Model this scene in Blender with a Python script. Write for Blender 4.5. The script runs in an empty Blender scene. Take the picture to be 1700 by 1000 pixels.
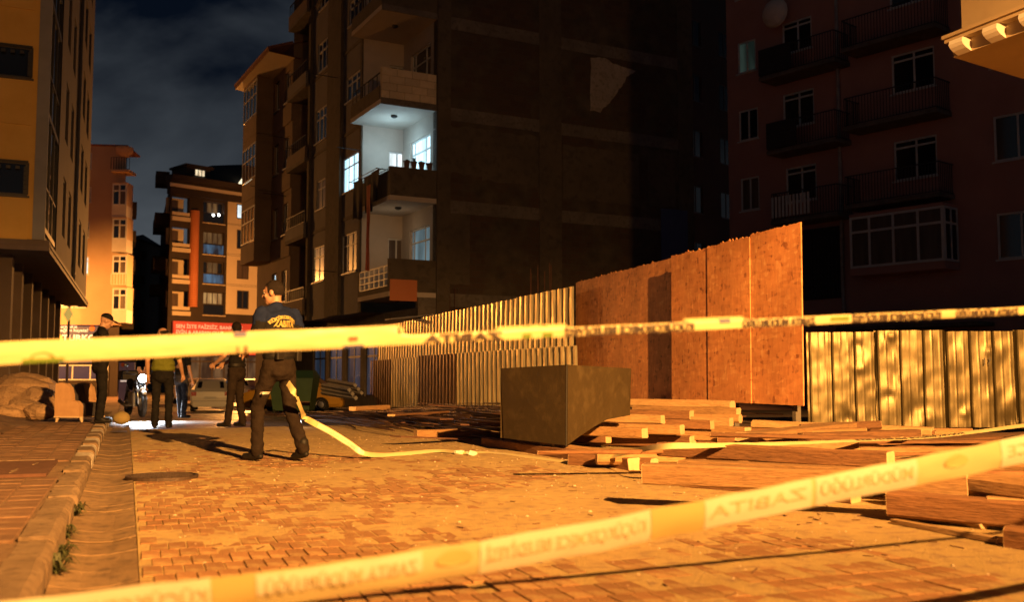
import bpy, bmesh, math, random
from mathutils import Vector, Matrix, noise
from mathutils.bvhtree import BVHTree
random.seed(7)
V = Vector
SC = bpy.context.scene
COL = SC.collection

# ------------------------------------------------------------------ camera, sky, lamps, exposure
EYE = V((0.0, 0.0, 0.85))
FPX = 35.0 / 36.0 * 1700.0
PITCH = math.atan(125.0 / FPX)
cam_d = bpy.data.cameras.new('camera')
cam = bpy.data.objects.new('camera', cam_d)
COL.objects.link(cam)
cam.location = EYE
cam.rotation_euler = (math.pi / 2 + PITCH, 0, 0)
cam_d.lens = 35.0
cam_d.sensor_width = 36.0
cam_d.clip_start = 0.05
cam_d.clip_end = 3000
cam_d.dof.use_dof = True
cam_d.dof.focus_distance = 11.5
cam_d.dof.aperture_fstop = 2.2
SC.camera = cam

world = bpy.data.worlds.new('World')
SC.world = world
world.use_nodes = True
_nt = world.node_tree
_nt.nodes.clear()
def _n(t, **kw):
    n = _nt.nodes.new(t)
    for k, v in kw.items():
        setattr(n, k, v)
    return n
_tc = _n('ShaderNodeTexCoord')
_mp = _n('ShaderNodeMapping')
_mp.inputs['Scale'].default_value = (1.0, 1.0, 1.7)
_nt.links.new(_tc.outputs['Generated'], _mp.inputs['Vector'])
_ns = _n('ShaderNodeTexNoise')
_ns.inputs['Scale'].default_value = 3.4
_ns.inputs['Detail'].default_value = 6.0
_ns.inputs['Roughness'].default_value = 0.5
_ns.inputs['Distortion'].default_value = 0.4
_nt.links.new(_mp.outputs['Vector'], _ns.inputs['Vector'])
_sx = _n('ShaderNodeSeparateXYZ')
_nt.links.new(_tc.outputs['Generated'], _sx.inputs['Vector'])
_el = _n('ShaderNodeMapRange')
_el.inputs['From Min'].default_value = 0.10
_el.inputs['From Max'].default_value = 0.46
_el.inputs['To Min'].default_value = 0.34
_el.inputs['To Max'].default_value = -0.20
_nt.links.new(_sx.outputs['Z'], _el.inputs['Value'])
_ad = _n('ShaderNodeMath', operation='ADD')
_nt.links.new(_ns.outputs['Fac'], _ad.inputs[0])
_nt.links.new(_el.outputs['Result'], _ad.inputs[1])
_rp = _n('ShaderNodeValToRGB')
_rp.color_ramp.elements[0].position = 0.45
_rp.color_ramp.elements[0].color = (0.0016, 0.0034, 0.0080, 1)
_rp.color_ramp.elements[1].position = 0.76
_rp.color_ramp.elements[1].color = (0.0640, 0.0740, 0.0850, 1)
_nt.links.new(_ad.outputs[0], _rp.inputs['Fac'])
_sky = _n('ShaderNodeTexSky')
_sky.sky_type = 'NISHITA'
_sky.sun_disc = False
_sky.sun_elevation = math.radians(-6)
_mx = _n('ShaderNodeMix', data_type='RGBA')
_mx.inputs['Factor'].default_value = 0.06
_nt.links.new(_rp.outputs['Color'], _mx.inputs['A'])
_nt.links.new(_sky.outputs['Color'], _mx.inputs['B'])
_bg = _n('ShaderNodeBackground')
_bg.inputs['Strength'].default_value = 1.1
_nt.links.new(_mx.outputs['Result'], _bg.inputs['Color'])
_wo = _n('ShaderNodeOutputWorld')
_nt.links.new(_bg.outputs['Background'], _wo.inputs['Surface'])

SODIUM = (1.0, 0.465, 0.115)
SODIUM_OLD = (1.0, 0.38, 0.075)
LAMP_NEAR = V((4.75, -2.15, 5.6))      # bulb of the street lamp behind the photographer
LAMP_NEAR_W = 47000.0
LAMP_FAR_W = 21000.0

SC.view_settings.view_transform = 'Standard'
SC.view_settings.look = 'None'
SC.view_settings.gamma = 1.0
SC.view_settings.exposure = 0.0
SC.cycles.use_denoising = True
SC.cycles.max_bounces = 6
SC.cycles.diffuse_bounces = 3
SC.cycles.glossy_bounces = 3
SC.cycles.transmission_bounces = 4
SC.cycles.sample_clamp_indirect = 3.0
SC.cycles.sample_clamp_direct = 30.0
SC.cycles.caustics_reflective = False
SC.cycles.caustics_refractive = False

# ------------------------------------------------------------------ photograph geometry helpers
_c, _s = math.cos(PITCH), math.sin(PITCH)
def ray(px, py):
    x = (px - 850.0) / FPX
    v = (500.0 - py) / FPX
    return V((x, _c - v * _s, _s + v * _c))
def at(px, py, d):
    r = ray(px, py)
    return EYE + r * (d / r.y)
def onz(px, py, z=0.0):
    r = ray(px, py)
    return EYE + r * ((z - EYE.z) / r.z)

TH = math.radians(21.1)                 # the street runs this much to the left of the view
U = V((-math.sin(TH), math.cos(TH), 0))
W_ = V((math.cos(TH), math.sin(TH), 0))
def dip(s):
    x = min(1.0, max(0.0, (s - 17.0) / 30.0))
    return -0.75 * x
def st(s, t, z=0.0):
    p = U * s + W_ * t
    return V((p.x, p.y, z))
def to_st(p):
    return (p.x * U.x + p.y * U.y, p.x * W_.x + p.y * W_.y)

class Fr:
    """a vertical plane: origin, horizontal direction k, outward normal n"""
    def __init__(self, o, d, n=None):
        self.o = V((o[0], o[1], 0)); self.d = V((d[0], d[1], 0)).normalized()
        m = V((self.d.y, -self.d.x, 0))
        if (self.o - EYE).dot(m) > 0: m = -m
        self.n = m if n is None else n
    def p(self, k, z, out=0.0):
        q = self.o + self.d * k + self.n * out
        return V((q.x, q.y, z))
    def kz(self, px, py, out=0.0):
        r = ray(px, py)
        o = self.o + self.n * out
        tt = (o - V((EYE.x, EYE.y, 0))).dot(self.n) / V((r.x, r.y, 0)).dot(self.n)
        h = EYE + r * tt
        return ((V((h.x, h.y, 0)) - o).dot(self.d), h.z)
    def rect(self, x0, x1, yt, yb, out=0.0):
        """px of the left and right side, py of top and bottom on the left side -> k0,k1,z0,z1"""
        k0, z1 = self.kz(x0, yt, out); _, z0 = self.kz(x0, yb, out); k1, _ = self.kz(x1, yt, out)
        if k1 < k0: k0, k1 = k1, k0
        return (k0, k1, z0, z1)
    def shifted(self, out):
        return Fr((self.o + self.n * out), self.d, self.n)

# ------------------------------------------------------------------ mesh helpers
class MB:
    def __init__(self): self.v = []; self.f = []; self.m = []
    def add(self, vs, fs, mi=0):
        b = len(self.v); self.v += [V(x) for x in vs]
        for f in fs: self.f.append(tuple(i + b for i in f)); self.m.append(mi)
        return self
    def quad(self, a, b, c, d, mi=0): return self.add([a, b, c, d], [(0, 1, 2, 3)], mi)
    def obox(self, c, X, Y, Z, mi=0):
        c, X, Y, Z = V(c), V(X), V(Y), V(Z)
        vs = [c + X * a + Y * b + Z * e for e in (-1, 1) for b in (-1, 1) for a in (-1, 1)]
        return self.add(vs, [(0, 2, 3, 1), (4, 5, 7, 6), (0, 1, 5, 4), (2, 6, 7, 3), (0, 4, 6, 2), (1, 3, 7, 5)], mi)
    def box(self, x0, x1, y0, y1, z0, z1, mi=0):
        return self.obox(((x0 + x1) / 2, (y0 + y1) / 2, (z0 + z1) / 2), ((x1 - x0) / 2, 0, 0), (0, (y1 - y0) / 2, 0), (0, 0, (z1 - z0) / 2), mi)
    def cbox(self, x0, x1, y0, y1, z0, z1, ch=0.01, mi=0):
        """box with a chamfered rim on top and at the vertical edges"""
        vs = []
        for (a, z) in ((0, z0), (0, z1 - ch), (ch, z1)):
            X0, X1, Y0, Y1 = x0 + a, x1 - a, y0 + a, y1 - a
            vs += [(X0, Y0 + ch, z), (X0 + ch, Y0, z), (X1 - ch, Y0, z), (X1, Y0 + ch, z), (X1, Y1 - ch, z), (X1 - ch, Y1, z), (X0 + ch, Y1, z), (X0, Y1 - ch, z)]
        fs = [tuple(range(16, 24))]
        for r in range(2):
            for i in range(8):
                fs.append((r * 8 + i, r * 8 + (i + 1) % 8, r * 8 + 8 + (i + 1) % 8, r * 8 + 8 + i))
        fs.append(tuple(reversed(range(8))))
        return self.add(vs, fs, mi)
    def fbox(self, fr, k0, k1, z0, z1, o0, o1, mi=0):
        c = (fr.p(k0, z0, o0) + fr.p(k1, z1, o1)) / 2
        return self.obox(c, fr.d * (k1 - k0) / 2, fr.n * (o1 - o0) / 2, V((0, 0, (z1 - z0) / 2)), mi)
    def tube(self, pts, r, n=8, caps=True, flat=None, up=None, mi=0):
        pts = [V(p) for p in pts]; m = len(pts)
        rs = r if isinstance(r, (list, tuple)) else [r] * m
        t0 = (pts[1] - pts[0]).normalized()
        a = V(up) if up else (V((0, 0, 1)) if abs(t0.z) < .9 else V((1, 0, 0)))
        vs = []; fs = []
        for i in range(m):
            t = (pts[min(i + 1, m - 1)] - pts[max(i - 1, 0)])
            t = t.normalized() if t.length > 1e-9 else t0
            s = t.cross(a)
            s = s.normalized() if s.length > 1e-6 else V((1, 0, 0))
            a2 = s.cross(t).normalized(); a = a2
            fl = flat if flat else 1.0
            for j in range(n):
                g = 2 * math.pi * j / n
                vs.append(pts[i] + s * (math.cos(g) * rs[i]) + a2 * (math.sin(g) * rs[i] * fl))
        for i in range(m - 1):
            for j in range(n):
                fs.append((i * n + j, i * n + (j + 1) % n, (i + 1) * n + (j + 1) % n, (i + 1) * n + j))
        if caps:
            fs.append(tuple(reversed(range(n)))); fs.append(tuple((m - 1) * n + j for j in range(n)))
        return self.add(vs, fs, mi)
    def ell(self, c, r, rot=None, nu=14, nv=10, mi=0, keep=None):
        c = V(c); r = (r, r, r) if isinstance(r, (int, float)) else r
        vs = []; fs = []
        def q(x, y, z):
            w = V((x * r[0], y * r[1], z * r[2]))
            return c + (rot @ w if rot else w)
        vs.append(q(0, 0, 1)); loc = [V((0, 0, 1))]
        for i in range(1, nv):
            a = math.pi * i / nv
            for j in range(nu):
                g = 2 * math.pi * j / nu
                l = V((math.sin(a) * math.cos(g), math.sin(a) * math.sin(g), math.cos(a))); loc.append(l); vs.append(q(*l))
        vs.append(q(0, 0, -1)); loc.append(V((0, 0, -1)))
        for j in range(nu):
            fs.append((0, 1 + j, 1 + (j + 1) % nu))
        for i in range(nv - 2):
            for j in range(nu):
                fs.append((1 + i * nu + j, 1 + (i + 1) * nu + j, 1 + (i + 1) * nu + (j + 1) % nu, 1 + i * nu + (j + 1) % nu))
        b = 1 + (nv - 2) * nu
        for j in range(nu):
            fs.append((b + j, len(vs) - 1, b + (j + 1) % nu))
        if keep: fs = [f for f in fs if keep(sum((loc[i] for i in f), V()) / len(f))]
        return self.add(vs, fs, mi)
    def limb(self, pts, rs, n=12):
        self.tube(pts, rs, n)
        for p, r in zip(pts, rs): self.ell(p, r, nu=n, nv=8)
        return self
    def lathe(self, c, prof, n=16, axis=None, mi=0):
        """prof: list of (radius, height)"""
        c = V(c); ax = V(axis).normalized() if axis else V((0, 0, 1))
        s = ax.cross(V((0, 1, 0)) if abs(ax.y) < .9 else V((1, 0, 0))).normalized(); tt = ax.cross(s)
        vs = []; fs = []
        for (r, h) in prof:
            for j in range(n):
                g = 2 * math.pi * j / n
                vs.append(c + ax * h + s * (r * math.cos(g)) + tt * (r * math.sin(g)))
        for i in range(len(prof) - 1):
            for j in range(n):
                fs.append((i * n + j, i * n + (j + 1) % n, (i + 1) * n + (j + 1) % n, (i + 1) * n + j))
        fs.append(tuple(reversed(range(n)))); fs.append(tuple((len(prof) - 1) * n + j for j in range(n)))
        return self.add(vs, fs, mi)
    def prism(self, poly, axis, mi=0):
        """poly: ordered 3D points of one face, extruded by vector axis"""
        n = len(poly); ax = V(axis); poly = [V(p) for p in poly]
        vs = poly + [p + ax for p in poly]
        fs = [tuple(reversed(range(n))), tuple(range(n, 2 * n))] + [(i, (i + 1) % n, n + (i + 1) % n, n + i) for i in range(n)]
        return self.add(vs, fs, mi)

def wloc(o):
    p = V((0, 0, 0))
    while o is not None:
        p += V(o.location); o = o.parent
    return p
def empty(name, loc, rz=0.0):
    o = bpy.data.objects.new(name, None); COL.objects.link(o)
    o.location = loc; o.rotation_euler = (0, 0, rz); o.empty_display_size = .2
    return o
def obj(name, mb, mat, parent=None, smooth=False, local=False, fix=True):
    me = bpy.data.meshes.new(name)
    off = V((0, 0, 0)) if (local or parent is None) else wloc(parent)
    me.from_pydata([tuple(p - off) for p in mb.v], [], mb.f)
    mats = mat if isinstance(mat, (list, tuple)) else [mat]
    for m in mats: me.materials.append(m)
    if len(mats) > 1: me.polygons.foreach_set('material_index', mb.m)
    if fix and len(mb.f) < 30000:
        bm = bmesh.new(); bm.from_mesh(me)
        bmesh.ops.recalc_face_normals(bm, faces=bm.faces)
        bm.to_mesh(me); bm.free()
    if smooth: me.polygons.foreach_set('use_smooth', [True] * len(me.polygons))
    me.update()
    o = bpy.data.objects.new(name, me); COL.objects.link(o)
    if parent is not None: o.parent = parent
    return o
def inst(name, mesh, loc, parent=None, rz=0.0):
    o = bpy.data.objects.new(name, mesh); COL.objects.link(o)
    o.location = loc; o.rotation_euler = (0, 0, rz)
    if parent is not None: o.parent = parent
    return o
def tag(o, label, cat, group=None):
    o['label'] = label; o['category'] = cat
    if group: o['group'] = group
    return o
def kind(o, k):
    o['kind'] = k
    return o
def remesh(mb, vox, smooth=2, wr=0.0, wscale=6.0, seed=0.0):
    me = bpy.data.meshes.new('tmp'); me.from_pydata([tuple(p) for p in mb.v], [], mb.f)
    bm = bmesh.new(); bm.from_mesh(me); bmesh.ops.recalc_face_normals(bm, faces=bm.faces); bm.to_mesh(me); bm.free()
    o = bpy.data.objects.new('tmp', me); COL.objects.link(o)
    md = o.modifiers.new('r', 'REMESH'); md.mode = 'VOXEL'; md.voxel_size = vox
    if smooth:
        sm = o.modifiers.new('s', 'SMOOTH'); sm.factor = .5; sm.iterations = smooth
    dg = bpy.context.evaluated_depsgraph_get()
    m2 = bpy.data.meshes.new_from_object(o.evaluated_get(dg))
    out = MB()
    vs = [V(p.co) for p in m2.vertices]
    if wr:
        ns = [V(p.normal) for p in m2.vertices]
        vs = [p + n * (wr * noise.noise(V((p.x * wscale, p.y * wscale, p.z * wscale * 1.5 + seed)))) for p, n in zip(vs, ns)]
    out.add(vs, [tuple(p.vertices) for p in m2.polygons])
    bpy.data.objects.remove(o); bpy.data.meshes.remove(me); bpy.data.meshes.remove(m2)
    return out
def text_mb(s, size=1.0, bold=0.0, spacing=1.0, align='LEFT'):
    """flat lettering in the xy plane as an MB"""
    cu = bpy.data.curves.new('t', 'FONT'); cu.body = s; cu.size = size; cu.offset = bold; cu.space_character = spacing
    cu.align_x = align; cu.resolution_u = 3
    o = bpy.data.objects.new('t', cu); COL.objects.link(o)
    dg = bpy.context.evaluated_depsgraph_get()
    me = bpy.data.meshes.new_from_object(o.evaluated_get(dg))
    mb = MB(); mb.add([V(p.co) for p in me.vertices], [tuple(p.vertices) for p in me.polygons])
    bpy.data.objects.remove(o); bpy.data.curves.remove(cu); bpy.data.meshes.remove(me)
    return mb
def text_on(fr, s, k, z, size, out, bold=0.0, spacing=1.0, fit=None):
    mb = text_mb(s, size, bold, spacing)
    if fit:
        w = max(p.x for p in mb.v); 
        for p in mb.v: p.x *= fit / w
    o = MB(); o.add([fr.p(k + p.x, z + p.y, out) for p in mb.v], mb.f)
    return o

# ------------------------------------------------------------------ materials
def mat(name, c, c2=None, scale=6.0, rough=0.75, bump=0.0, bscale=40.0, metal=0.0, detail=6.0, spec=0.5, stretch=None, c3=None, emit=None, estr=0.0, rough2=None, dist=None, trans=0.0):
    m = bpy.data.materials.new(name); m.use_nodes = True
    nt = m.node_tree; b = nt.nodes['Principled BSDF']
    b.inputs['Base Color'].default_value = (*c, 1); b.inputs['Roughness'].default_value = rough
    b.inputs['Metallic'].default_value = metal; b.inputs['Specular IOR Level'].default_value = spec
    if trans: b.inputs['Transmission Weight'].default_value = trans
    tc = nt.nodes.new('ShaderNodeTexCoord'); mp = nt.nodes.new('ShaderNodeMapping')
    nt.links.new(tc.outputs['Object'], mp.inputs['Vector'])
    if stretch: mp.inputs['Scale'].default_value = stretch
    if c2 or rough2 is not None:
        n = nt.nodes.new('ShaderNodeTexNoise'); n.inputs['Scale'].default_value = scale; n.inputs['Detail'].default_value = detail; n.inputs['Roughness'].default_value = .62
        if dist: n.inputs['Distortion'].default_value = dist
        nt.links.new(mp.outputs['Vector'], n.inputs['Vector'])
        if c2:
            r = nt.nodes.new('ShaderNodeValToRGB')
            r.color_ramp.elements[0].position = .33; r.color_ramp.elements[0].color = (*c, 1)
            r.color_ramp.elements[1].position = .67; r.color_ramp.elements[1].color = (*c2, 1)
            nt.links.new(n.outputs['Fac'], r.inputs['Fac'])
            last = r.outputs['Color']
            if c3:
                n3 = nt.nodes.new('ShaderNodeTexNoise'); n3.inputs['Scale'].default_value = scale * 5.3; n3.inputs['Detail'].default_value = 8
                nt.links.new(mp.outputs['Vector'], n3.inputs['Vector'])
                r3 = nt.nodes.new('ShaderNodeValToRGB'); r3.color_ramp.elements[0].position = .5; r3.color_ramp.elements[0].color = (0, 0, 0, 1)
                r3.color_ramp.elements[1].position = .72; r3.color_ramp.elements[1].color = (1, 1, 1, 1)
                nt.links.new(n3.outputs['Fac'], r3.inputs['Fac'])
                mx = nt.nodes.new('ShaderNodeMix'); mx.data_type = 'RGBA'
                nt.links.new(r3.outputs['Color'], mx.inputs['Factor']); nt.links.new(last, mx.inputs['A']); mx.inputs['B'].default_value = (*c3, 1)
                last = mx.outputs['Result']
            nt.links.new(last, b.inputs['Base Color'])
        if rough2 is not None:
            mr = nt.nodes.new('ShaderNodeMapRange'); mr.inputs['From Min'].default_value = .35; mr.inputs['From Max'].default_value = .65
            mr.inputs['To Min'].default_value = rough; mr.inputs['To Max'].default_value = rough2
            nt.links.new(n.outputs['Fac'], mr.inputs['Value']); nt.links.new(mr.outputs['Result'], b.inputs['Roughness'])
    if bump:
        n2 = nt.nodes.new('ShaderNodeTexNoise'); n2.inputs['Scale'].default_value = bscale; n2.inputs['Detail'].default_value = 8; n2.inputs['Roughness'].default_value = .65
        nt.links.new(mp.outputs['Vector'], n2.inputs['Vector'])
        bp = nt.nodes.new('ShaderNodeBump'); bp.inputs['Strength'].default_value = bump; bp.inputs['Distance'].default_value = .02
        nt.links.new(n2.outputs['Fac'], bp.inputs['Height']); nt.links.new(bp.outputs['Normal'], b.inputs['Normal'])
    if emit:
        b.inputs['Emission Color'].default_value = (*emit, 1); b.inputs['Emission Strength'].default_value = estr
    return m
def per_object_tint(m, amt=.25):
    """multiply the base colour by a little random value for each object"""
    nt = m.node_tree; b = nt.nodes['Principled BSDF']
    oi = nt.nodes.new('ShaderNodeObjectInfo'); mr = nt.nodes.new('ShaderNodeMapRange')
    mr.inputs['To Min'].default_value = 1 - amt; mr.inputs['To Max'].default_value = 1 + amt
    nt.links.new(oi.outputs['Random'], mr.inputs['Value'])
    mx = nt.nodes.new('ShaderNodeMix'); mx.data_type = 'RGBA'; mx.blend_type = 'MULTIPLY'; mx.inputs['Factor'].default_value = 1
    src = b.inputs['Base Color'].links[0].from_socket if b.inputs['Base Color'].is_linked else None
    if src: nt.links.new(src, mx.inputs['A'])
    else: mx.inputs['A'].default_value = b.inputs['Base Color'].default_value[:]
    nt.links.new(mr.outputs['Result'], mx.inputs['B']); nt.links.new(mx.outputs['Result'], b.inputs['Base Color'])
    return m
def lit(name, c, strength, c2=None, scale=3.0):
    """a lit window or lamp"""
    m = mat(name, (.02, .02, .02), rough=.2, emit=c, estr=strength)
    if c2:
        nt = m.node_tree; b = nt.nodes['Principled BSDF']
        tc = nt.nodes.new('ShaderNodeTexCoord'); mp = nt.nodes.new('ShaderNodeMapping'); mp.inputs['Scale'].default_value = (1, 1, .22)
        n = nt.nodes.new('ShaderNodeTexNoise'); n.inputs['Scale'].default_value = scale; n.inputs['Detail'].default_value = 3
        r = nt.nodes.new('ShaderNodeValToRGB'); r.color_ramp.elements[0].position = .38; r.color_ramp.elements[0].color = (*c2, 1); r.color_ramp.elements[1].position = .62; r.color_ramp.elements[1].color = (*c, 1)
        nt.links.new(tc.outputs['Object'], mp.inputs['Vector']); nt.links.new(mp.outputs['Vector'], n.inputs['Vector']); nt.links.new(n.outputs['Fac'], r.inputs['Fac']); nt.links.new(r.outputs['Color'], b.inputs['Emission Color'])
    return m
M = {}
M['paver'] = per_object_tint(mat('paver', (.25, .118, .05), (.34, .18, .08), 1.6, .92, .7, 50, c3=(.42, .29, .13)), .16)
M['sand'] = mat('sand', (.36, .25, .105), (.47, .335, .145), 2.2, .95, .7, 55, c3=(.27, .17, .10))
M['soil'] = mat('soil', (.10, .055, .034), (.20, .115, .07), 1.6, .95, .9, 14, c3=(.28, .17, .1))
M['asphalt'] = mat('asphalt', (.10, .075, .055), (.19, .145, .11), .35, .55, .35, 30, rough2=.16)
M['kerb'] = mat('kerb', (.13, .085, .05), (.21, .145, .09), 4, .9, .7, 22, c3=(.085, .052, .03))
M['kerb_paint'] = mat('kerb_paint', (.62, .60, .56), (.34, .28, .22), 5, .75, .4, 30, c3=(.2, .16, .12))
M['gutter'] = mat('gutter', (.16, .098, .05), (.245, .16, .085), 2.2, .9, .7, 30, c3=(.09, .056, .031))
M['walk'] = per_object_tint(mat('walk', (.115, .058, .032), (.17, .09, .05), 1.3, .9, .5, 40, c3=(.21, .13, .075)), .12)
M['walk_bed'] = mat('walk_bed', (.13, .075, .042), (.20, .125, .07), 1.8, .95, .6, 50, c3=(.10, .055, .03))
M['dark_soil'] = mat('dark_soil', (.028, .017, .011), (.06, .035, .022), 2.2, .9, .9, 16, c3=(.09, .052, .03))
M['iron'] = mat('iron', (.05, .032, .024), (.085, .055, .04), 12, .6, .4, 60, metal=.4)
M['rust'] = mat('rust', (.075, .030, .018), (.115, .05, .03), 7, .85, .4, 50)
M['conc'] = mat('conc', (.26, .23, .19), (.34, .30, .25), 2.5, .9, .3, 20, c3=(.2, .17, .14))
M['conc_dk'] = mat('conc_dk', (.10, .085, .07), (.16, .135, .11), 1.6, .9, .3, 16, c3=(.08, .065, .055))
M['dark'] = mat('dark', (.025, .022, .02), rough=.7)
M['glass'] = mat('glass', (.012, .014, .018), rough=.06, spec=.6)
M['glass_curt'] = mat('glass_curt', (.13, .095, .07), (.07, .05, .035), 5, .35, stretch=(1, 1, .12))
M['white_fr'] = mat('white_fr', (.62, .62, .60), (.52, .52, .5), 4, .5)
M['dark_fr'] = mat('dark_fr', (.05, .038, .03), rough=.5)
M['rail'] = mat('rail', (.028, .026, .026), rough=.5, metal=.3)
M['rail_w'] = mat('rail_w', (.65, .62, .55), rough=.5)
M['pipe'] = mat('pipe', (.32, .31, .30), (.22, .2, .2), 5, .6)

# ------------------------------------------------------------------ ground, road, kerb, pavement
def sheet(fz, s0, s1, t0, t1, ns, nt_):
    mb = MB(); vs = []; fs = []
    for i in range(ns + 1):
        for j in range(nt_ + 1):
            s = s0 + (s1 - s0) * i / ns; t = t0 + (t1 - t0) * j / nt_
            vs.append(st(s, t, fz(s, t)))
    for i in range(ns):
        for j in range(nt_):
            a = i * (nt_ + 1) + j
            fs.append((a, a + 1, a + nt_ + 2, a + nt_ + 1))
    mb.add(vs, fs); return mb
_g = MB(); _gs = [-60, 0, 17, 22, 27, 32, 37, 42, 47, 60, 120, 900]; _gt = [-700, -60, -1.4, 8, 60, 700]
for i in range(len(_gs) - 1):
    for j in range(len(_gt) - 1):
        q = [(_gs[i], _gt[j]), (_gs[i], _gt[j + 1]), (_gs[i + 1], _gt[j + 1]), (_gs[i + 1], _gt[j])]
        _g.quad(*[st(a, b, dip(a) - .05) for a, b in q])
kind(obj('ground', _g, M['soil']), 'structure')

# far stretch of the street: worn, wet asphalt
road_far = kind(obj('asphalt_road', sheet(lambda s, t: dip(s) - .006 + .012 * noise.noise(V((s * .35, t * .5, 3))), 16.4, 130, -.28, 9.5, 180, 24), M['asphalt'], smooth=True), 'structure')

PL, PW = .215, .088                      # length along the street, width across
def sandz(s, t):
    b = min(1, max(0, (t - .9) / 2.8)) * .0125 + min(1, max(0, (s - 7.0) / 4.5)) * .007
    n = noise.noise(V((s * .55, t * .8, 1.3))) * .010 + noise.noise(V((s * 1.7, t * 2.6, 7.1))) * .006 + noise.noise(V((s * 5, t * 7, 2.1))) * .003 + noise.noise(V((s * 13, t * 13, 2.1))) * .0012
    edge = .05 * max(0, noise.noise(V((s * .9, 4.4, 0))) + .2) * min(1, max(0, (t - 4.0) / 1.2))
    return -.0062 + b + n + edge
road = kind(obj('road', sheet(sandz, 1.2, 17.0, .075, 9.5, 300, 190), M['sand'], smooth=True), 'structure')
_cells = []
ncol = int(4.6 / PW); nrow = int(14.2 / PL)
for i in range(nrow):
    for j in range(ncol):
        s = 2.9 + i * PL + .012 * noise.noise(V((j * .21, i * .3, 6))); t = .085 + j * PW + (PW / 2 if i % 2 else 0)
        x = st(s, t); 
        pxx = 850 + FPX * x.x / x.y
        if x.y < 3 or pxx < -60 or pxx > 1760 or random.random() < .012: continue
        top = .0 + random.uniform(-.0035, .0022) - (random.uniform(.003, .007) if random.random() < .06 else 0) + .006 * noise.noise(V((s * .5, t * .5, 9)))
        if sandz(s + PL / 2, t + PW / 2) > top + .006 and random.random() < .9: continue   # buried under sand
        _cells.append((x.y, s, t, top))
_cells.sort()
def paver_mb(s, t, top, jit=True):
    mb = MB(); g = .0026; ch = .0025
    ang = random.uniform(-.012, .012) if jit else 0
    mb.cbox(g, PW - g, g, PL - g, -.05, 0, ch)
    tilt = (random.gauss(0, .016), random.gauss(0, .009))
    out = MB()
    vs = []
    for p in mb.v:
        a = p.x - PW / 2; b = p.y - PL / 2
        a, b = a * math.cos(ang) - b * math.sin(ang), a * math.sin(ang) + b * math.cos(ang)
        z = top + p.z + a * tilt[0] + b * tilt[1]
        # interlocking wavy sides
        a += .005 * math.sin(b / PL * 2 * math.pi) 
        vs.append((s + PL / 2 + b, t + PW / 2 + a, z))
    out.add([st(*q) for q in vs], mb.f); return out
near = _cells[:300]; rest = _cells[300:]
_shared = []
for q in range(12):
    o = paver_mb(-PL / 2, -PW / 2, 0)
    me = bpy.data.meshes.new('paver'); me.from_pydata([tuple(p) for p in o.v], [], o.f); me.materials.append(M['paver']); me.update()
    _shared.append(me)
for (d, s, t, top) in near:
    inst('paver', random.choice(_shared), st(s + PL / 2, t + PW / 2, top), road)
_r = MB()
for (d, s, t, top) in rest:
    o = paver_mb(s, t, top); _r.add(o.v, o.f)
kind(obj('paver_field', _r, M['paver'], road, fix=False), 'stuff')

# gutter: a shallow concrete channel laid in slabs
gutter = kind(empty('gutter', st(1, -.1, 0)), 'structure')
s = 1.3
while s < 21:
    L = random.uniform(.30, .46); mb = MB(); vs = []; fs = []; n = 7; j0 = random.uniform(-.004, .004); tl = random.uniform(-.012, .012)
    for (ss, dz) in ((s + .006, -.012), (s + .014, 0), (s + L - .014, 0), (s + L - .006, -.012)):
        for q in range(n):
            f = q / (n - 1); t = -.275 + f * .345
            z = .006 - .022 * math.sin(math.pi * f) ** 1.2 + dz * .5 + j0 + tl * (ss - s - L / 2) + .006 * noise.noise(V((ss * 4, t * 9, 1)))
            vs.append(st(ss, t, z + dip(ss)))
    for a in range(3):
        for q in range(n - 1): fs.append((a * n + q, a * n + q + 1, (a + 1) * n + q + 1, (a + 1) * n + q))
    mb.add(vs, fs); obj('gutter_slab', mb, M['gutter'], gutter, smooth=False)
    s += L
kind(obj('gutter_bed', sheet(lambda s, t: dip(s) - .045, 1, 21, -.29, .09, 20, 2), M['sand'], gutter), 'structure')

# kerb stones
kerb = kind(empty('kerb', st(1, -.35, 0)), 'structure')
s = 1.0; i = 0
while s < 24:
    L = random.uniform(.48, .62); i += 1
    hgt = .125 + random.uniform(-.012, .012)
    worn = 6.2 < s < 8.6
    mb = MB(); n = 6; vs = []; fs = []
    prof = [(-.28, -.05), (-.277, hgt - .035), (-.29, hgt - .012), (-.312, hgt), (-.43, hgt), (-.432, -.05)]
    tw = random.uniform(-.01, .01); sh = random.uniform(-.006, .006)
    nn = 7
    for q in range(nn):
        f = q / (nn - 1); ss = s + .006 + (L - .012) * f
        for (t, z) in prof:
            w = noise.noise(V((ss * 5, t * 9, z * 9))) * (.03 if worn else .008)
            zz = z if z < 0 else z + w * .5
            if worn and z > .05: zz -= .02 * max(0, noise.noise(V((ss * 3, 5, 1))) + .2) * (1 if t > -.32 else .3)
            vs.append(st(ss, t + w + sh + tw * (f - .5), zz + dip(ss)))
    m = len(prof)
    for q in range(nn - 1):
        for a in range(m - 1): fs.append((q * m + a, q * m + a + 1, (q + 1) * m + a + 1, (q + 1) * m + a))
    fs.append(tuple(range(m))); fs.append(tuple(reversed([(nn - 1) * m + a for a in range(m)])))
    mb.add(vs, fs)
    obj('kerb_stone', mb, M['kerb_paint'] if s > 9.6 and i % 2 else M['kerb'], kerb)
    s += L

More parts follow.
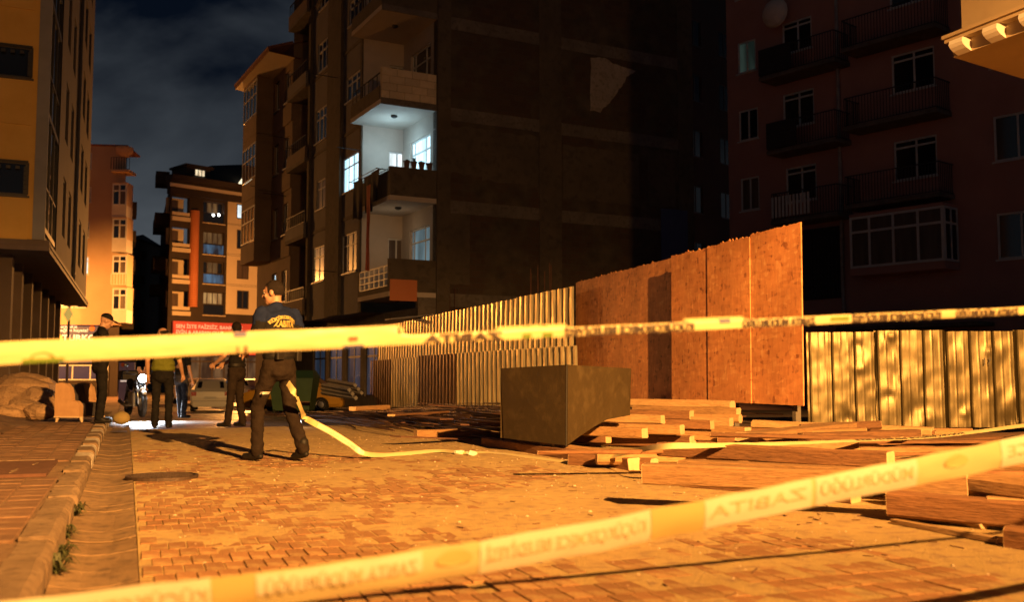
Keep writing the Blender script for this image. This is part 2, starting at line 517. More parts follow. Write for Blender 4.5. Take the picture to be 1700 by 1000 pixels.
# pavement behind the kerb: small pavers on a bed
walk = kind(obj('pavement', sheet(lambda s, t: dip(s) + .113 + .01 * noise.noise(V((s * .7, t, 5))) + (.012 * max(0, noise.noise(V((s * 1.3, t * 1.6, 8))))), 1.0, 40, -1.5, -.43, 260, 16), M['walk_bed'], smooth=True), 'structure')
_c2 = []
PS = .205
for i in range(int(20 / PS)):
    for j in range(5):
        s = 2.5 + i * PS; t = -.445 - (j + 1) * PS + (0)
        if 8.0 < s + PS / 2 < 9.5 and j > -1 and t < -.5: continue          # utility cover goes here
        p = st(s, t)
        if p.y < 2.8 or 850 + FPX * p.x / p.y < -60: continue
        _c2.append((p.y, s, t, dip(s) + .121 + random.uniform(-.003, .003) + .008 * noise.noise(V((s * .6, t * .8, 2)))))
_c2.sort()
_sh2 = []
for q in range(8):
    mb = MB(); mb.cbox(.004, PS - .004, .004, PS - .004, -.05, 0, .006)
    o = MB(); a = random.uniform(-.015, .015); b = random.uniform(-.02, .02)
    o.add([st(p.y - PS / 2, p.x - PS / 2, p.z + a * (p.x - .1) + b * (p.y - .1)) for p in mb.v], mb.f)
    me = bpy.data.meshes.new('pavement_block'); me.from_pydata([tuple(p) for p in o.v], [], o.f); me.materials.append(M['walk']); me.update(); _sh2.append(me)
for (d, s, t, z) in _c2[:300]: inst('pavement_block', random.choice(_sh2), st(s + PS / 2, t + PS / 2, z), walk)
_r = MB()
for (d, s, t, z) in _c2[300:]:
    mb = MB(); mb.cbox(.004, PS - .004, .004, PS - .004, -.05, 0, .006); _r.add([st(s + p.y, t + p.x, z + p.z) for p in mb.v], mb.f)
if _r.v: kind(obj('pavement_block_field', _r, M['walk'], walk), 'stuff')

# covers
mc = empty('manhole_cover', st(8.9, .30, .020)); tag(mc, 'round ribbed iron manhole cover in the road beside the gutter', 'manhole cover')
mb = MB(); mb.lathe(mc.location, [(.29, -.04), (.29, .004), (.265, .006), (.262, -.006), (.0, -.006)], 32); obj('rim', mb, M['iron'], mc)
mb = MB()
for i in range(-8, 9):
    for j in range(-8, 9):
        x, y = i * .03, j * .03
        if x * x + y * y < .24 ** 2 and (i + j) % 2 == 0: mb.box(mc.location.x + x - .011, mc.location.x + x + .011, mc.location.y + y - .011, mc.location.y + y + .011, .012, .028)
obj('tread_stud', mb, M['iron'], mc)
uc = empty('utility_cover', st(8.7, -.9, .13)); tag(uc, 'rectangular rusty steel utility cover set in the pavement', 'utility cover')
mb = MB(); c = st(8.75, -.97, .128); mb.obox(c, U * .66, W_ * .44, V((0, 0, .012))); obj('plate', mb, M['rust'], uc)
mb = MB()
for (a, b) in ((-.5, -.3), (-.35, -.3), (-.5, .2), (-.35, .2), (.25, -.1), (.25, .3)): mb.obox(c + U * a * .9 + W_ * b + V((0, 0, .0145)), (U + W_ * .12) * .09, W_ * .006, V((0, 0, .003)))
mb.obox(c + U * .62 + V((0, 0, .0145)), U * .01, W_ * .42, V((0, 0, .003)))
obj('weld_bead', mb, M['kerb'], uc)

# weeds at the foot of the kerb
leafm = mat('weed_leaf', (.028, .036, .010), (.05, .055, .018), 30, .7)
for i, (px, py, nm) in enumerate([(122, 858, 'farthest of the four, in front of the broken kerb stone'), (103, 898, 'second farthest along the kerb face'), (97, 930, 'second nearest along the kerb face'), (92, 955, 'nearest to the bottom of the picture')]):
    b = onz(px, py, 0.0); w = empty('weed_tuft', b); tag(w, 'green weed in the gutter, ' + nm, 'weed', 'weeds along the kerb')
    mb = MB()
    for q in range(60):
        a = random.uniform(-1.3, 2.6); L = random.uniform(.04, .12); h = random.uniform(.02, .085); d = (W_ * math.cos(a) + U * math.sin(a)); sd = V((-d.y, d.x, 0)) * random.uniform(.003, .008)
        r0 = b + V((random.uniform(-.02, .02), random.uniform(-.02, .02), 0)); m1 = r0 + d * L * .55 + V((0, 0, h)); e = r0 + d * L + V((0, 0, h * random.uniform(.3, 1)))
        mb.add([r0, m1 - sd, e, m1 + sd], [(0, 1, 2, 3)])
    obj('leaf_cluster', mb, leafm, w)
    mb = MB(); mb.tube([b + V((0, 0, -.02)), b + V((.004, 0, .03))], [.006, .003], 5); obj('stem', mb, leafm, w)

# crumbs of stone, splinters and litter on the road
crumb = mat('crumb', (.42, .32, .22), (.55, .42, .28), 20, .95)
chipm = mat('chip', (.13, .07, .04), (.20, .11, .06), 20, .9)
for (nm, m, N, big) in (('stone_grit', crumb, 1500, 0), ('wood_splinters', chipm, 420, 1)):
    mb = MB()
    for q in range(N):
        t = random.uniform(.2, 6.5) if random.random() < .65 else random.gauss(4.4, .7); s = random.uniform(3.2, 14)
        p = st(s, t, sandz(s, t) + .002)
        if big:
            a = random.uniform(0, 6.28); L = random.uniform(.008, .04); d = V((math.cos(a), math.sin(a), random.uniform(-.1, .1))); mb.obox(p + V((0, 0, .003)), d * L, V((-d.y, d.x, 0)) * random.uniform(.002, .005), V((0, 0, .002)))
        else:
            r = random.uniform(.0025, .007) * (1.9 if random.random() < .06 else 1); mb.ell(p, (r * random.uniform(.7, 1.4), r, r * .7), nu=5, nv=4)
    kind(obj(nm, mb, m, fix=False), 'stuff')
    bpy.data.objects[nm]['label'] = {'stone_grit': 'grit and stone crumbs scattered over the sandy road', 'wood_splinters': 'wood splinters scattered over the sandy road'}[nm]

# ------------------------------------------------------------------ facade helpers
def wall(mb, fr, k0, k1, z0, z1, ops=(), depth=.16, out=0.0, mi=0):
    ops = [o for o in ops if o[1] > k0 + .02 and o[0] < k1 - .02 and o[3] > z0 + .02 and o[2] < z1 - .02]
    ops = [(max(o[0], k0 + .01), min(o[1], k1 - .01), max(o[2], z0 + .01), min(o[3], z1 - .01)) for o in ops]
    ks = sorted(set([k0, k1] + [o[0] for o in ops] + [o[1] for o in ops])); zs = sorted(set([z0, z1] + [o[2] for o in ops] + [o[3] for o in ops]))
    for a, b in zip(ks, ks[1:]):
        for c, d in zip(zs, zs[1:]):
            m, z = (a + b) / 2, (c + d) / 2
            if any(o[0] < m < o[1] and o[2] < z < o[3] for o in ops): continue
            mb.quad(fr.p(a, c, out), fr.p(b, c, out), fr.p(b, d, out), fr.p(a, d, out), mi)
    for (a, b, c, d) in ops:
        for (p, q) in (((a, c), (b, c)), ((b, c), (b, d)), ((b, d), (a, d)), ((a, d), (a, c))):
            mb.quad(fr.p(p[0], p[1], out), fr.p(q[0], q[1], out), fr.p(q[0], q[1], out - depth), fr.p(p[0], p[1], out - depth), mi)
def window(parent, fr, r, cols=2, hor=(), frm=None, glass=None, inset=.1, th=.05, name='window', sill=True, pm=None, skip=(), colsplit=None):
    """frame + panes set back by inset in the opening r=(k0,k1,z0,z1); hor: relative heights of cross bars"""
    frm = frm or M['white_fr']; glass = glass or M['glass']
    k0, k1, z0, z1 = r
    mb = MB(); o0, o1 = -inset, -inset + .05
    for (a, b, c, d) in ((k0, k1, z0, z0 + th), (k0, k1, z1 - th, z1), (k0, k0 + th, z0 + th, z1 - th), (k1 - th, k1, z0 + th, z1 - th)): mb.fbox(fr, a, b, c, d, o0, o1)
    xs = colsplit or [i / cols for i in range(1, cols)]
    for x in xs: mb.fbox(fr, k0 + (k1 - k0) * x - th * .5, k0 + (k1 - k0) * x + th * .5, z0 + th, z1 - th, o0, o1 - .003)
    for h in hor:
        z = z0 + (z1 - z0) * h; mb.fbox(fr, k0 + th, k1 - th, z - th * .5, z + th * .5, o0, o1 - .006)
    if sill: mb.fbox(fr, k0 - .05, k1 + .05, z0 - .05, z0 - .002, -inset, .06)
    w = obj(name, mb, frm, parent)
    ks = [k0] + [k0 + (k1 - k0) * x for x in xs] + [k1]; zs = [z0] + [z0 + (z1 - z0) * h for h in hor] + [z1]
    i = 0
    for a, b in zip(ks, ks[1:]):
        for c, d in zip(zs, zs[1:]):
            g = pm[i] if pm and i < len(pm) else glass; i += 1
            p = MB(); e = th * .3; p.fbox(fr, a + e, b - e, c + e, d - e, o0 + .012, o0 + .022); obj('pane', p, g, w)
    return w
def railing(mb, fr, k0, k1, z0, z1, out, step=.12, r=.012, side=None):
    mb.fbox(fr, k0, k1, z1 - .03, z1, out - .02, out + .02); mb.fbox(fr, k0, k1, z0, z0 + .025, out - .015, out + .015)
    n = max(1, int((k1 - k0) / step))
    for i in range(n + 1):
        k = k0 + (k1 - k0) * i / n; mb.fbox(fr, k - r, k + r, z0 + .025, z1 - .03, out - r, out + r)
    if side:
        for k in side:
            m = max(1, int(out / step))
            mb.fbox(fr, k - .02, k + .02, z1 - .03, z1 - .002, .02, out - .02); mb.fbox(fr, k - .015, k + .015, z0, z0 + .023, .02, out - .015)
            for i in range(1, m): mb.fbox(fr, k - r, k + r, z0 + .025, z1 - .03, out * i / m - r, out * i / m + r)

M['yellow'] = mat('yellow', (.60, .36, .075), (.68, .42, .10), 1.4, .85, .15, 60)
M['beige_pan'] = mat('beige_pan', (.10, .068, .046), (.13, .088, .06), 1.0, .8)
M['grey_pan'] = mat('grey_pan', (.20, .20, .20), (.26, .26, .26), 1.0, .7)
M['soffit_br'] = mat('soffit_br', (.13, .09, .065), (.17, .12, .09), 1.5, .85)
M['fascia'] = mat('fascia', (.10, .07, .055), (.14, .10, .08), 2, .7)
M['maroon'] = mat('maroon', (.36, .19, .16), (.42, .23, .19), .8, .9, .2, 50)
M['d_wall'] = mat('d_wall', (.075, .058, .038), (.11, .086, .058), .8, .9, .2, 18, c3=(.058, .045, .03))
M['d_blue'] = mat('d_blue', (.14, .128, .125), (.18, .166, .16), 1.2, .85, .2, 30)
M['d_bal'] = mat('d_bal', (.42, .36, .30), (.50, .43, .36), 1.2, .85, .1, 20)
M['c_wall'] = mat('c_wall', (.19, .13, .078), (.25, .17, .105), .9, .9, .1, 30)
M['a_wall'] = mat('a_wall', (.46, .32, .20), (.54, .39, .25), .25, .9)
M['white_pl'] = mat('white_pl', (.62, .58, .52), (.55, .5, .44), 1.5, .85)
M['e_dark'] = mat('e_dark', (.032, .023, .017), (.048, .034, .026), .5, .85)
M['e_beige'] = mat('e_beige', (.60, .50, .36), (.66, .56, .42), .5, .85)
M['e_orange'] = mat('e_orange', (.50, .16, .06), (.56, .19, .075), .9, .8)
M['roof_tile'] = mat('roof_tile', (.22, .09, .05), (.3, .13, .08), 3, .9)
M['block'] = per_object_tint(mat('block', (.50, .40, .27), (.58, .47, .32), 5, .95, .4, 40), .12)
L_COLD = lit('lit_cold', (.62, .90, 1.0), 1.9, (.34, .60, .74), 2.2)
L_COLD2 = lit('lit_cold_dim', (.35, .58, .68), .34, (.16, .26, .30), 2.2)
L_WHITE = lit('lit_white', (.85, .95, 1.0), 1.6, (.45, .5, .5), 2)
L_WARM = lit('lit_warm', (1.0, .55, .18), .55, (.45, .2, .06), 2)
L_WARMD = lit('lit_warm_dim', (1.0, .50, .16), .16, (.3, .14, .05), 2)
L_GREEN = lit('lit_green_dim', (.35, .55, .45), .06, (.1, .16, .13), 2)
L_BLUE = lit('lit_blue', (.25, .55, .9), .25, (.02, .04, .07), 1.5)

# ------------------------------------------------------------------ L: yellow block on the left
c0 = at(73, 420, 24.6)
L = empty('yellow_apartment_block', (c0.x, c0.y, -.4)); tag(L, 'tall yellow and dark glazed apartment block at the left edge, its upper floors overhanging', 'building')
aL = math.radians(24); LF = Fr(c0, (-math.cos(aL), -math.sin(aL)))
aR = math.radians(20.6); LR = Fr(c0, (-math.sin(aR), math.cos(aR)))
LT = 21.0; zb = LF.kz(63, 398)[1]; SH = 2.95
wz = [LF.rect(-38, 50, 262, 320), LF.rect(-30, 57, 68, 122)]
kwa, kwb = .42, 2.15
ops = [(kwa, kwb, r[2], r[3]) for r in wz] + [(kwa, kwb, wz[1][2] + SH * i, wz[1][3] + SH * i) for i in (1, 2)]
ops += [(kwa + 2.9, kwb + 2.9, o[2], o[3]) for o in ops]
mb = MB(); wall(mb, LF, .28, 9, zb, LT, ops); mb.quad(LF.p(9, zb), LF.p(9, zb, -10), LF.p(9, LT, -10), LF.p(9, LT)); obj('wall', mb, M['yellow'], L)
mb = MB()
for o in ops[:4]:
    mb.fbox(LF, .40, 6, o[2] - 1.18, o[2] - .06, .0, .05)
obj('spandrel', mb, M['yellow'], L)
mb = MB(); mb.fbox(LF, .0, .28, zb, LT, -.3, .03); obj('corner_strip', mb, M['grey_pan'], L)
for o in ops:
    w = window(L, LF, o, 2, (), M['dark_fr'], M['glass'], .10, .06)
    g = MB(); k0, k1, z0, z1 = o
    for q in range(9):
        k = k0 + .03 + (k1 - k0 - .06) * q / 8
        g.fbox(LF, k - .05, k + .05, z1 - .2, z1 - .12, .0, .03)
    for q in range(6):
        z = z0 + .12 + (z1 - z0 - .3) * q / 5
        g.fbox(LF, k0 + .02, k0 + .1, z - .06, z + .04, .002, .028); g.fbox(LF, k1 - .1, k1 - .02, z - .06, z + .04, .002, .028)
    g.fbox(LF, k0, k1, z1 - .03, z1 + .02, .0, .034); g.fbox(LF, k0, k1, z0 - .02, z0 + .03, .0, .034); g.fbox(LF, k0 - .02, k0 + .02, z0 + .032, z1 - .032, .0, .034); g.fbox(LF, k1 - .02, k1 + .02, z0 + .032, z1 - .032, .0, .034)
    obj('grille', g, M['rail'], w)
# street face
LEN = 21.5; rows = [zb + .35 + SH * i for i in range(6)]
cols = [(5.6, 6.9), (8.2, 9.5), (11.6, 13.2), (14.4, 16.0), (17.4, 19.2)]
ops = [(a, b, z + .55, z + 2.35) for z in rows for (a, b) in cols]
mb = MB(); wall(mb, LR, 3.6, LEN, zb, LT, ops); obj('street_wall', mb, M['beige_pan'], L)
for o in ops: window(L, LR, o, 2, (), M['dark_fr'], M['glass'], .09, .06, sill=False)
mb = MB(); mb.fbox(LR, .0, 3.6, zb, LT, -.3, -.08); obj('glazing_backing', mb, M['dark'], L)
for z in rows:
    w = MB(); w.fbox(LR, .05, 3.58, z - .12, z + .02, -.08, -.02); w.fbox(LR, .05, 3.58, z + 1.0, z + 1.06, -.08, -.03)
    for k in (.05, 1.2, 2.35, 3.5): w.fbox(LR, k, k + .07, z + .02, z + SH - .12, -.08, -.025)
    w = obj('window', w, M['rail'], L)
    for k in (.12, 1.27, 2.42):
        for (a, b) in ((z + .03, z + .99), (z + 1.07, z + SH - .13)):
            p = MB(); p.fbox(LR, k + .005, k + 1.07, a, b, -.075, -.06); obj('pane', p, M['glass'], w)
mb = MB(); mb.tube([LR.p(11.0, zb - .1, .06), LR.p(11.0, LT, .06)], .06, 8); obj('downpipe', mb, M['dark_fr'], L)
mb = MB(); mb.quad(LR.p(LEN, zb, 0), LR.p(LEN, zb, -10), LR.p(LEN, LT, -10), LR.p(LEN, LT, 0)); mb.quad(LR.p(0, LT), LR.p(LEN, LT), LR.p(LEN, LT, -10), LR.p(0, LT, -10)); obj('end_wall', mb, M['beige_pan'], L)
# overhang: fascia and soffit
mb = MB(); mb.fbox(LF, -.12, 9, zb - .28, zb - .02, -.4, .1); mb.fbox(LF, -.12, 9, zb - .16, zb - .10, .1, .13); mb.fbox(LR, .1, LEN, zb - .278, zb - .022, -.3, .1); mb.fbox(LR, .1, LEN, zb - .16, zb - .10, .1, .13); obj('fascia', mb, M['fascia'], L)
mb = MB(); mb.add([LF.p(0, zb - .25), LF.p(9, zb - .25), LF.p(9, zb - .25, -14), LR.p(LEN, zb - .25)], [(0, 1, 2, 3)]); obj('soffit', mb, M['soffit_br'], L)
# recessed ground floor
gp = Fr(LR.p(0, 0, -1.25), LR.d, LR.n)
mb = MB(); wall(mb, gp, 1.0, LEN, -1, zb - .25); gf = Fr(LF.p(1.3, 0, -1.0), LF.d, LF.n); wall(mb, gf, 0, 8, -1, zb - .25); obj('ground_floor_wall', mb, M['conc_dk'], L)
for i, k in enumerate((1.2, 3.6, 6.4, 9.4, 12.4, 15.4, 18.4)):
    mb = MB(); mb.fbox(gp, k, k + .45, -1, zb - .252, .0, .42); obj('column', mb, M['soffit_br'] if i % 2 else M['beige_pan'], L)
for i, k in enumerate((.1, 1.3, 2.6, 4.4)):
    mb = MB(); mb.fbox(gf, k, k + .3, -1, zb - .252, .0, .25); obj('column', mb, M['soffit_br'] if i % 2 else M['fascia'], L)
for k in (2.0, 4.5, 7.4, 10.4, 13.4):
    window(L, gp, (k, k + 1.2, .2, zb - .7), 2, (.75,), M['dark_fr'], M['glass'], -.005, .06, name='shop_window', sill=False)
for k in (.5, 1.75, 3.1):
    window(L, gf, (k, k + .75, .1, zb - .9), 1, (.7,), M['rail'], M['glass'], -.005, .06, name='shop_window', sill=False)

# ------------------------------------------------------------------ D: unplastered block in the middle with corner balconies
aD = math.radians(28); wD = V((-math.sin(aD), math.cos(aD), 0)); eD = V((math.cos(aD), math.sin(aD), 0))
C0 = at(724, 420, 33.0); C0.z = 0
D = empty('unplastered_apartment_block', (C0.x, C0.y, -.6)); tag(D, 'dark apartment block with bare brick side wall and corner balconies in the middle', 'building')
DT = 20.5
SL = [3.45, 6.62, 9.80, 12.97, 16.15, 19.3]                      # undersides of the balcony slabs
DS = Fr(C0, eD)                                                  # side wall
sm = bpy.data.materials.new('bare_brick'); sm.use_nodes = True
_nt = sm.node_tree; _b = _nt.nodes['Principled BSDF']; _b.inputs['Roughness'].default_value = .95
_tc = _nt.nodes.new('ShaderNodeTexCoord'); _mp = _nt.nodes.new('ShaderNodeMapping'); _mp.inputs['Rotation'].default_value = (math.pi / 2, 0, -aD)
_vm = _nt.nodes.new('ShaderNodeVectorRotate'); _vm.rotation_type = 'Z_AXIS'; _vm.inputs['Angle'].default_value = -aD
_nt.links.new(_tc.outputs['Object'], _vm.inputs['Vector'])
_sp = _nt.nodes.new('ShaderNodeSeparateXYZ'); _nt.links.new(_vm.outputs['Vector'], _sp.inputs['Vector'])
_cb = _nt.nodes.new('ShaderNodeCombineXYZ'); _nt.links.new(_sp.outputs['X'], _cb.inputs['X']); _nt.links.new(_sp.outputs['Z'], _cb.inputs['Y'])
_br = _nt.nodes.new('ShaderNodeTexBrick'); _br.inputs['Scale'].default_value = 1; _br.inputs['Brick Width'].default_value = .33; _br.inputs['Row Height'].default_value = .21; _br.inputs['Mortar Size'].default_value = .012
_br.inputs['Color1'].default_value = (.075, .046, .028, 1); _br.inputs['Color2'].default_value = (.055, .034, .022, 1); _br.inputs['Mortar'].default_value = (.065, .052, .036, 1)
_nt.links.new(_cb.outputs['Vector'], _br.inputs['Vector'])
_nz = _nt.nodes.new('ShaderNodeTexNoise'); _nz.inputs['Scale'].default_value = .55; _nz.inputs['Detail'].default_value = 8; _nz.inputs['Roughness'].default_value = .6
_nt.links.new(_cb.outputs['Vector'], _nz.inputs['Vector'])
_rr = _nt.nodes.new('ShaderNodeValToRGB'); _rr.color_ramp.elements[0].position = .46; _rr.color_ramp.elements[1].position = .56
_nt.links.new(_nz.outputs['Fac'], _rr.inputs['Fac'])
_n2 = _nt.nodes.new('ShaderNodeTexNoise'); _n2.inputs['Scale'].default_value = 1.7; _n2.inputs['Detail'].default_value = 9; _nt.links.new(_cb.outputs['Vector'], _n2.inputs['Vector'])
_r2 = _nt.nodes.new('ShaderNodeValToRGB'); _r2.color_ramp.elements[0].color = (.045, .036, .024, 1); _r2.color_ramp.elements[1].color = (.10, .078, .05, 1); _r2.color_ramp.elements[0].position = .3; _r2.color_ramp.elements[1].position = .7
_nt.links.new(_n2.outputs['Fac'], _r2.inputs['Fac'])
_mx = _nt.nodes.new('ShaderNodeMix'); _mx.data_type = 'RGBA'; _nt.links.new(_rr.outputs['Color'], _mx.inputs['Factor']); _nt.links.new(_br.outputs['Color'], _mx.inputs['A']); _nt.links.new(_r2.outputs['Color'], _mx.inputs['B'])
_nt.links.new(_mx.outputs['Result'], _b.inputs['Base Color'])
_bp = _nt.nodes.new('ShaderNodeBump'); _bp.inputs['Strength'].default_value = .5; _bp.inputs['Distance'].default_value = .02; _nt.links.new(_br.outputs['Fac'], _bp.inputs['Height']); _bp.invert = True; _nt.links.new(_bp.outputs['Normal'], _b.inputs['Normal'])
kE = DS.kz(1152, 300)[0]
mb = MB(); mb.fbox(DS, 0, kE, -1, DT, -.3, 0); obj('side_wall', mb, sm, D)
# concrete columns and floor beams of the side wall, a hair proud
mb = MB()
for (a, b) in ((.02, .5), (DS.kz(895, 300)[0], DS.kz(932, 300)[0]), (kE - .75, kE - .02)): mb.fbox(DS, a, b, 0, DT, .0, .03)
obj('column', mb, M['d_wall'], D)
for z in SL:
    mb = MB(); mb.fbox(DS, .02, kE - .02, z - .28, z + .16, .0, .022); obj('floor_beam', mb, M['conc_dk'], D)
mb = MB(); pts = [DS.kz(px, py) for px, py in ((980, 95), (1003, 96), (1025, 108), (1056, 118), (1040, 128), (1028, 150), (1014, 168), (996, 186), (980, 183))]
_pp = []
for i_ in range(len(pts)):
    (ka, za), (kb, zb_q) = pts[i_], pts[(i_ + 1) % len(pts)]
    for q_ in range(6):
        f_ = q_ / 6; kk_, zz_ = ka + (kb - ka) * f_, za + (zb_q - za) * f_
        _pp.append((kk_ + .07 * noise.noise(V((kk_ * 5, zz_ * 5, 1))), zz_ + .07 * noise.noise(V((kk_ * 5, zz_ * 5, 7)))))
mb.prism([DS.p(k, z, .0) for k, z in _pp], DS.n * .02); obj('plaster_remnant', mb, mat('old_plaster', (.26, .22, .18), (.34, .29, .24), 1.5, .9, .2, 20, c3=(.18, .15, .12)), D)
D.children[-1]['label'] = 'pale leftover patch of plaster on the bare brick'
r = DS.rect(1096, 1140, 346, 415); mb = MB(); mb.fbox(DS, r[0], r[1], r[2] - 1.5, r[3], .032, .05); obj('blue_panel', mb, mat('blue_panel', (.05, .07, .16), (.07, .09, .2), 2, .7), D)
# plaster bands on lower side wall
for (x0, x1, yt, yb) in ((726, 800, 205, 285), (800, 893, 215, 300), (934, 1060, 240, 330), (726, 780, 350, 470), (1075, 1120, 250, 340)):
    r = DS.rect(x0, x1, yt, yb); mb = MB(); n = 14; top = []; bot = []
    for q in range(n + 1):
        k = r[0] + (r[1] - r[0]) * q / n; top.append(DS.p(k, r[3] + .12 * noise.noise(V((k * 2.1, yt, 0))), 0)); bot.append(DS.p(k, r[2] + .14 * noise.noise(V((k * 2.3, yb, 3))), 0))
    mb.prism(top + bot[::-1], DS.n * .014); obj('plaster_patch', mb, M['d_wall'], D)
# core walls: recessed front wall behind balconies, projecting bay beyond
BW = 1.54; BL = 3.05
DR = Fr(C0, wD)                                                  # recessed front wall (b = 0)
DF = Fr(C0 - eD * BW, wD)                                        # outer front plane (b = -BW)
DB = Fr(C0 - eD * BW + wD * BL, eD)                              # return wall of the bay at the balconies' far end
lamp_d = M['dark']
winR = []; doorB = []
for i, z in enumerate(SL):
    winR.append((.55, 2.35, z + 1.05, z + 2.55)); doorB.append((1.0, 1.75, z + .22, z + 2.35))
mb = MB(); wall(mb, DR, 0, BL, SL[0], DT, winR, .18); wall(mb, DB, 0, BW, SL[0], DT, doorB, .18)
obj('balcony_wall', mb, M['d_bal'], D)
for i in range(6):
    z = SL[i]
    g = {1: L_COLD, 0: L_COLD2}.get(i, M['glass'])
    # the lit flat is the second storey of balconies
    window(D, DR, winR[i], 2, (.68,), M['white_fr'], g, .12, .06, colsplit=[.3, .85])
    g2 = {1: L_WHITE}.get(i, M['glass_curt'])
    window(D, DB, doorB[i], 2, (.55,), M['white_fr'], g2, .12, .055, name='balcony_door', sill=False, colsplit=[.45])
# slabs, parapets
def slab_poly(w, l, z0, z1):
    a, b, c, d = C0, C0 - eD * w, C0 - eD * w + wD * l, C0 + wD * l
    return [V((p.x, p.y, z0)) for p in (a, b, c, d)], V((0, 0, z1 - z0))
for i, z in enumerate(SL):
    w = 2.0 if i >= 2 else 1.66
    mb = MB(); P, ax = slab_poly(w, BL - .004, z, z + .16)
    P = [p - wD * .0 for p in P]; mb.prism(P, ax)
    bal = obj('balcony', mb, M['d_bal'], D)
    DSb = DS.shifted(.012); front = Fr(C0 - eD * w, wD)
    if i >= 2:
        # parapet of pale blocks on the camera side
        mb = MB(); mb.fbox(DS, -w, .0, z - .02, z + .19, -.02, .008); obj('slab_edge', mb, M['conc_dk'], bal)
        if i in (2, 4):
            rowh = .255; base = z + .2
            for rw in range(4):
                k = -w + .02 + (.0 if rw % 2 else -.26); 
                while k < -.03:
                    a = max(k, -w + .02); b = min(k + .54, -.02)
                    if b - a > .06:
                        q = MB(); q.fbox(DS, a + .006, b - .006, base + rw * rowh + .006, base + (rw + 1) * rowh - .004, -.16 + random.uniform(-.004, .004), .0 + random.uniform(-.006, .004)); obj('block', q, M['block'], bal)
                    k += .54
            q = MB(); q.fbox(DS, -w + .03, -.03, base, base + 4 * rowh - .01, -.14, -.025); obj('mortar', q, M['conc_dk'], bal)
        else:
            q = MB(); q.fbox(DS, -w, -.01, z + .192, z + 1.2, -.15, .0); obj('parapet', q, M['d_wall'], bal)
        q = MB(); 
        q.fbox(front, .16, BL - .01, z + .165, z + .62, -.14, .0); obj('parapet', q, M['d_wall'], bal)
        q = MB(); railing(q, front, .16, BL - .02, z + .63, z + 1.12, -.07, .4, .014); obj('railing', q, M['rail'], bal)
    else:
        q = MB(); q.fbox(DS, -w, -.01, z + .165, z + 1.12 + (.12 if i == 0 else 0), -.15, .004); obj('parapet', q, M['d_wall'], bal)
        if i == 0:
            q = MB(); railing(q, front, .18, BL - .02, z + .36, z + 1.05, -.08, .42, .022); 
            for h in (.58, .8): q.fbox(front, .18, BL - .02, z + h, z + h + .03, -.1, -.06)
            obj('railing', q, M['rail_w'], bal)
            q = MB(); q.fbox(front, .16, BL - .01, z + .162, z + .34, -.16, .0); obj('kerb_block', q, M['d_wall'], bal)
            q = MB(); r = DS.rect(647, 692, 461, 493, .0); q.fbox(DS, r[0], r[1], r[2] - .12, r[3] - .05, .006, .03); obj('orange_lit_patch', q, M['e_orange'], bal)  # orange light falling on the slab edge, painted as a coloured panel
        else:
            q = MB(); q.fbox(front, .16, BL - .01, z + .165, z + 1.0, -.14, .0); obj('parapet', q, M['d_wall'], bal)
    # ceiling lamp under this slab's upper neighbour
    cz = z; pc = C0 - eD * (w * .52) + wD * (BL * .42)
    q = MB(); q.lathe((pc.x, pc.y, cz - .09), [(.05, 0), (.1, .03), (.12, .06), (.1, .088)], 14); obj('ceiling_lamp', q, M['dark'], bal)
# light of the lit balcony (point lights added inside it and the balcony below)
def point(name, loc, watt, col, rad=.1, parent=None):
    l = bpy.data.lights.new(name, 'POINT'); l.energy = watt; l.color = col; l.shadow_soft_size = rad
    o = bpy.data.objects.new(name, l); COL.objects.link(o)
    if parent is not None: o.parent = parent; o.location = V(loc) - wloc(parent)
    else: o.location = loc
    return o
pb = C0 - eD * .95 + wD * 1.7
point('balcony_light', (pb.x, pb.y, SL[1] + 2.2), 56, (.48, .80, 1.0), .12, D)
point('balcony_light', (pb.x, pb.y, SL[0] + 2.2), 7, (1.0, .72, .42), .12, D)
# bay front
def dwin(x0, x1, yt, yb): return DF.rect(x0, x1, yt, yb)
k_b = DF.kz(515, 300)[0]; kC = DF.kz(484, 300)[0]
wl = [(dwin(570, 595, 265, 322), L_COLD, 3), (dwin(568, 592, 392, 456), M['glass_curt'], 3), (dwin(575, 601, 132, 172), M['glass'], 3),
      (dwin(528, 547, 75, 124), M['glass'], 3), (dwin(524, 542, 186, 240), M['glass'], 3), (dwin(526, 540, 302, 350), M['glass_curt'], 2), (dwin(520, 538, 413, 470), L_WARMD, 2), (dwin(580, 607, 5, 45), M['glass'], 3), (dwin(532, 551, -30, 18), M['glass'], 3)]
wl = [((max(r[0], BL + .25) if r[1] > BL + .6 else r[0], r[1], r[2], r[3]), g, c) for r, g, c in wl]
ops = [r for r, g, c in wl]
mb = MB(); wall(mb, DF, BL, k_b, SL[0] - .35, DT, ops, .15); obj('bay_wall', mb, M['d_blue'], D)
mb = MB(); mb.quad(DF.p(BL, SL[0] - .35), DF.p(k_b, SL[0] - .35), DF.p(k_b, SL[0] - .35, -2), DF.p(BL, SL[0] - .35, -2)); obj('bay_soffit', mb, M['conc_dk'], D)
for r, g, c in wl: window(D, DF, r, c, (.7,), M['white_fr'], g, .08, .05)
for (x0, x1) in ((546, 568), (514, 517)):
    k0, k1 = DF.kz(x1, 300)[0], DF.kz(x0, 300)[0]
    mb = MB(); mb.fbox(DF, k0, k1, SL[0] - .33, DT, .0, .12); obj('pilaster', mb, M['d_wall'], D)
mb = MB(); mb.fbox(DF, BL + .02, BL + .2, SL[0] - .34, DT, .0, .05); obj('pilaster', mb, M['d_wall'], D)
for z in SL[1:]:
    mb = MB(); mb.fbox(DF, BL + .22, k_b - .1, z - .02, z + .1, .0, .03); obj('string_course', mb, M['conc_dk'], D)
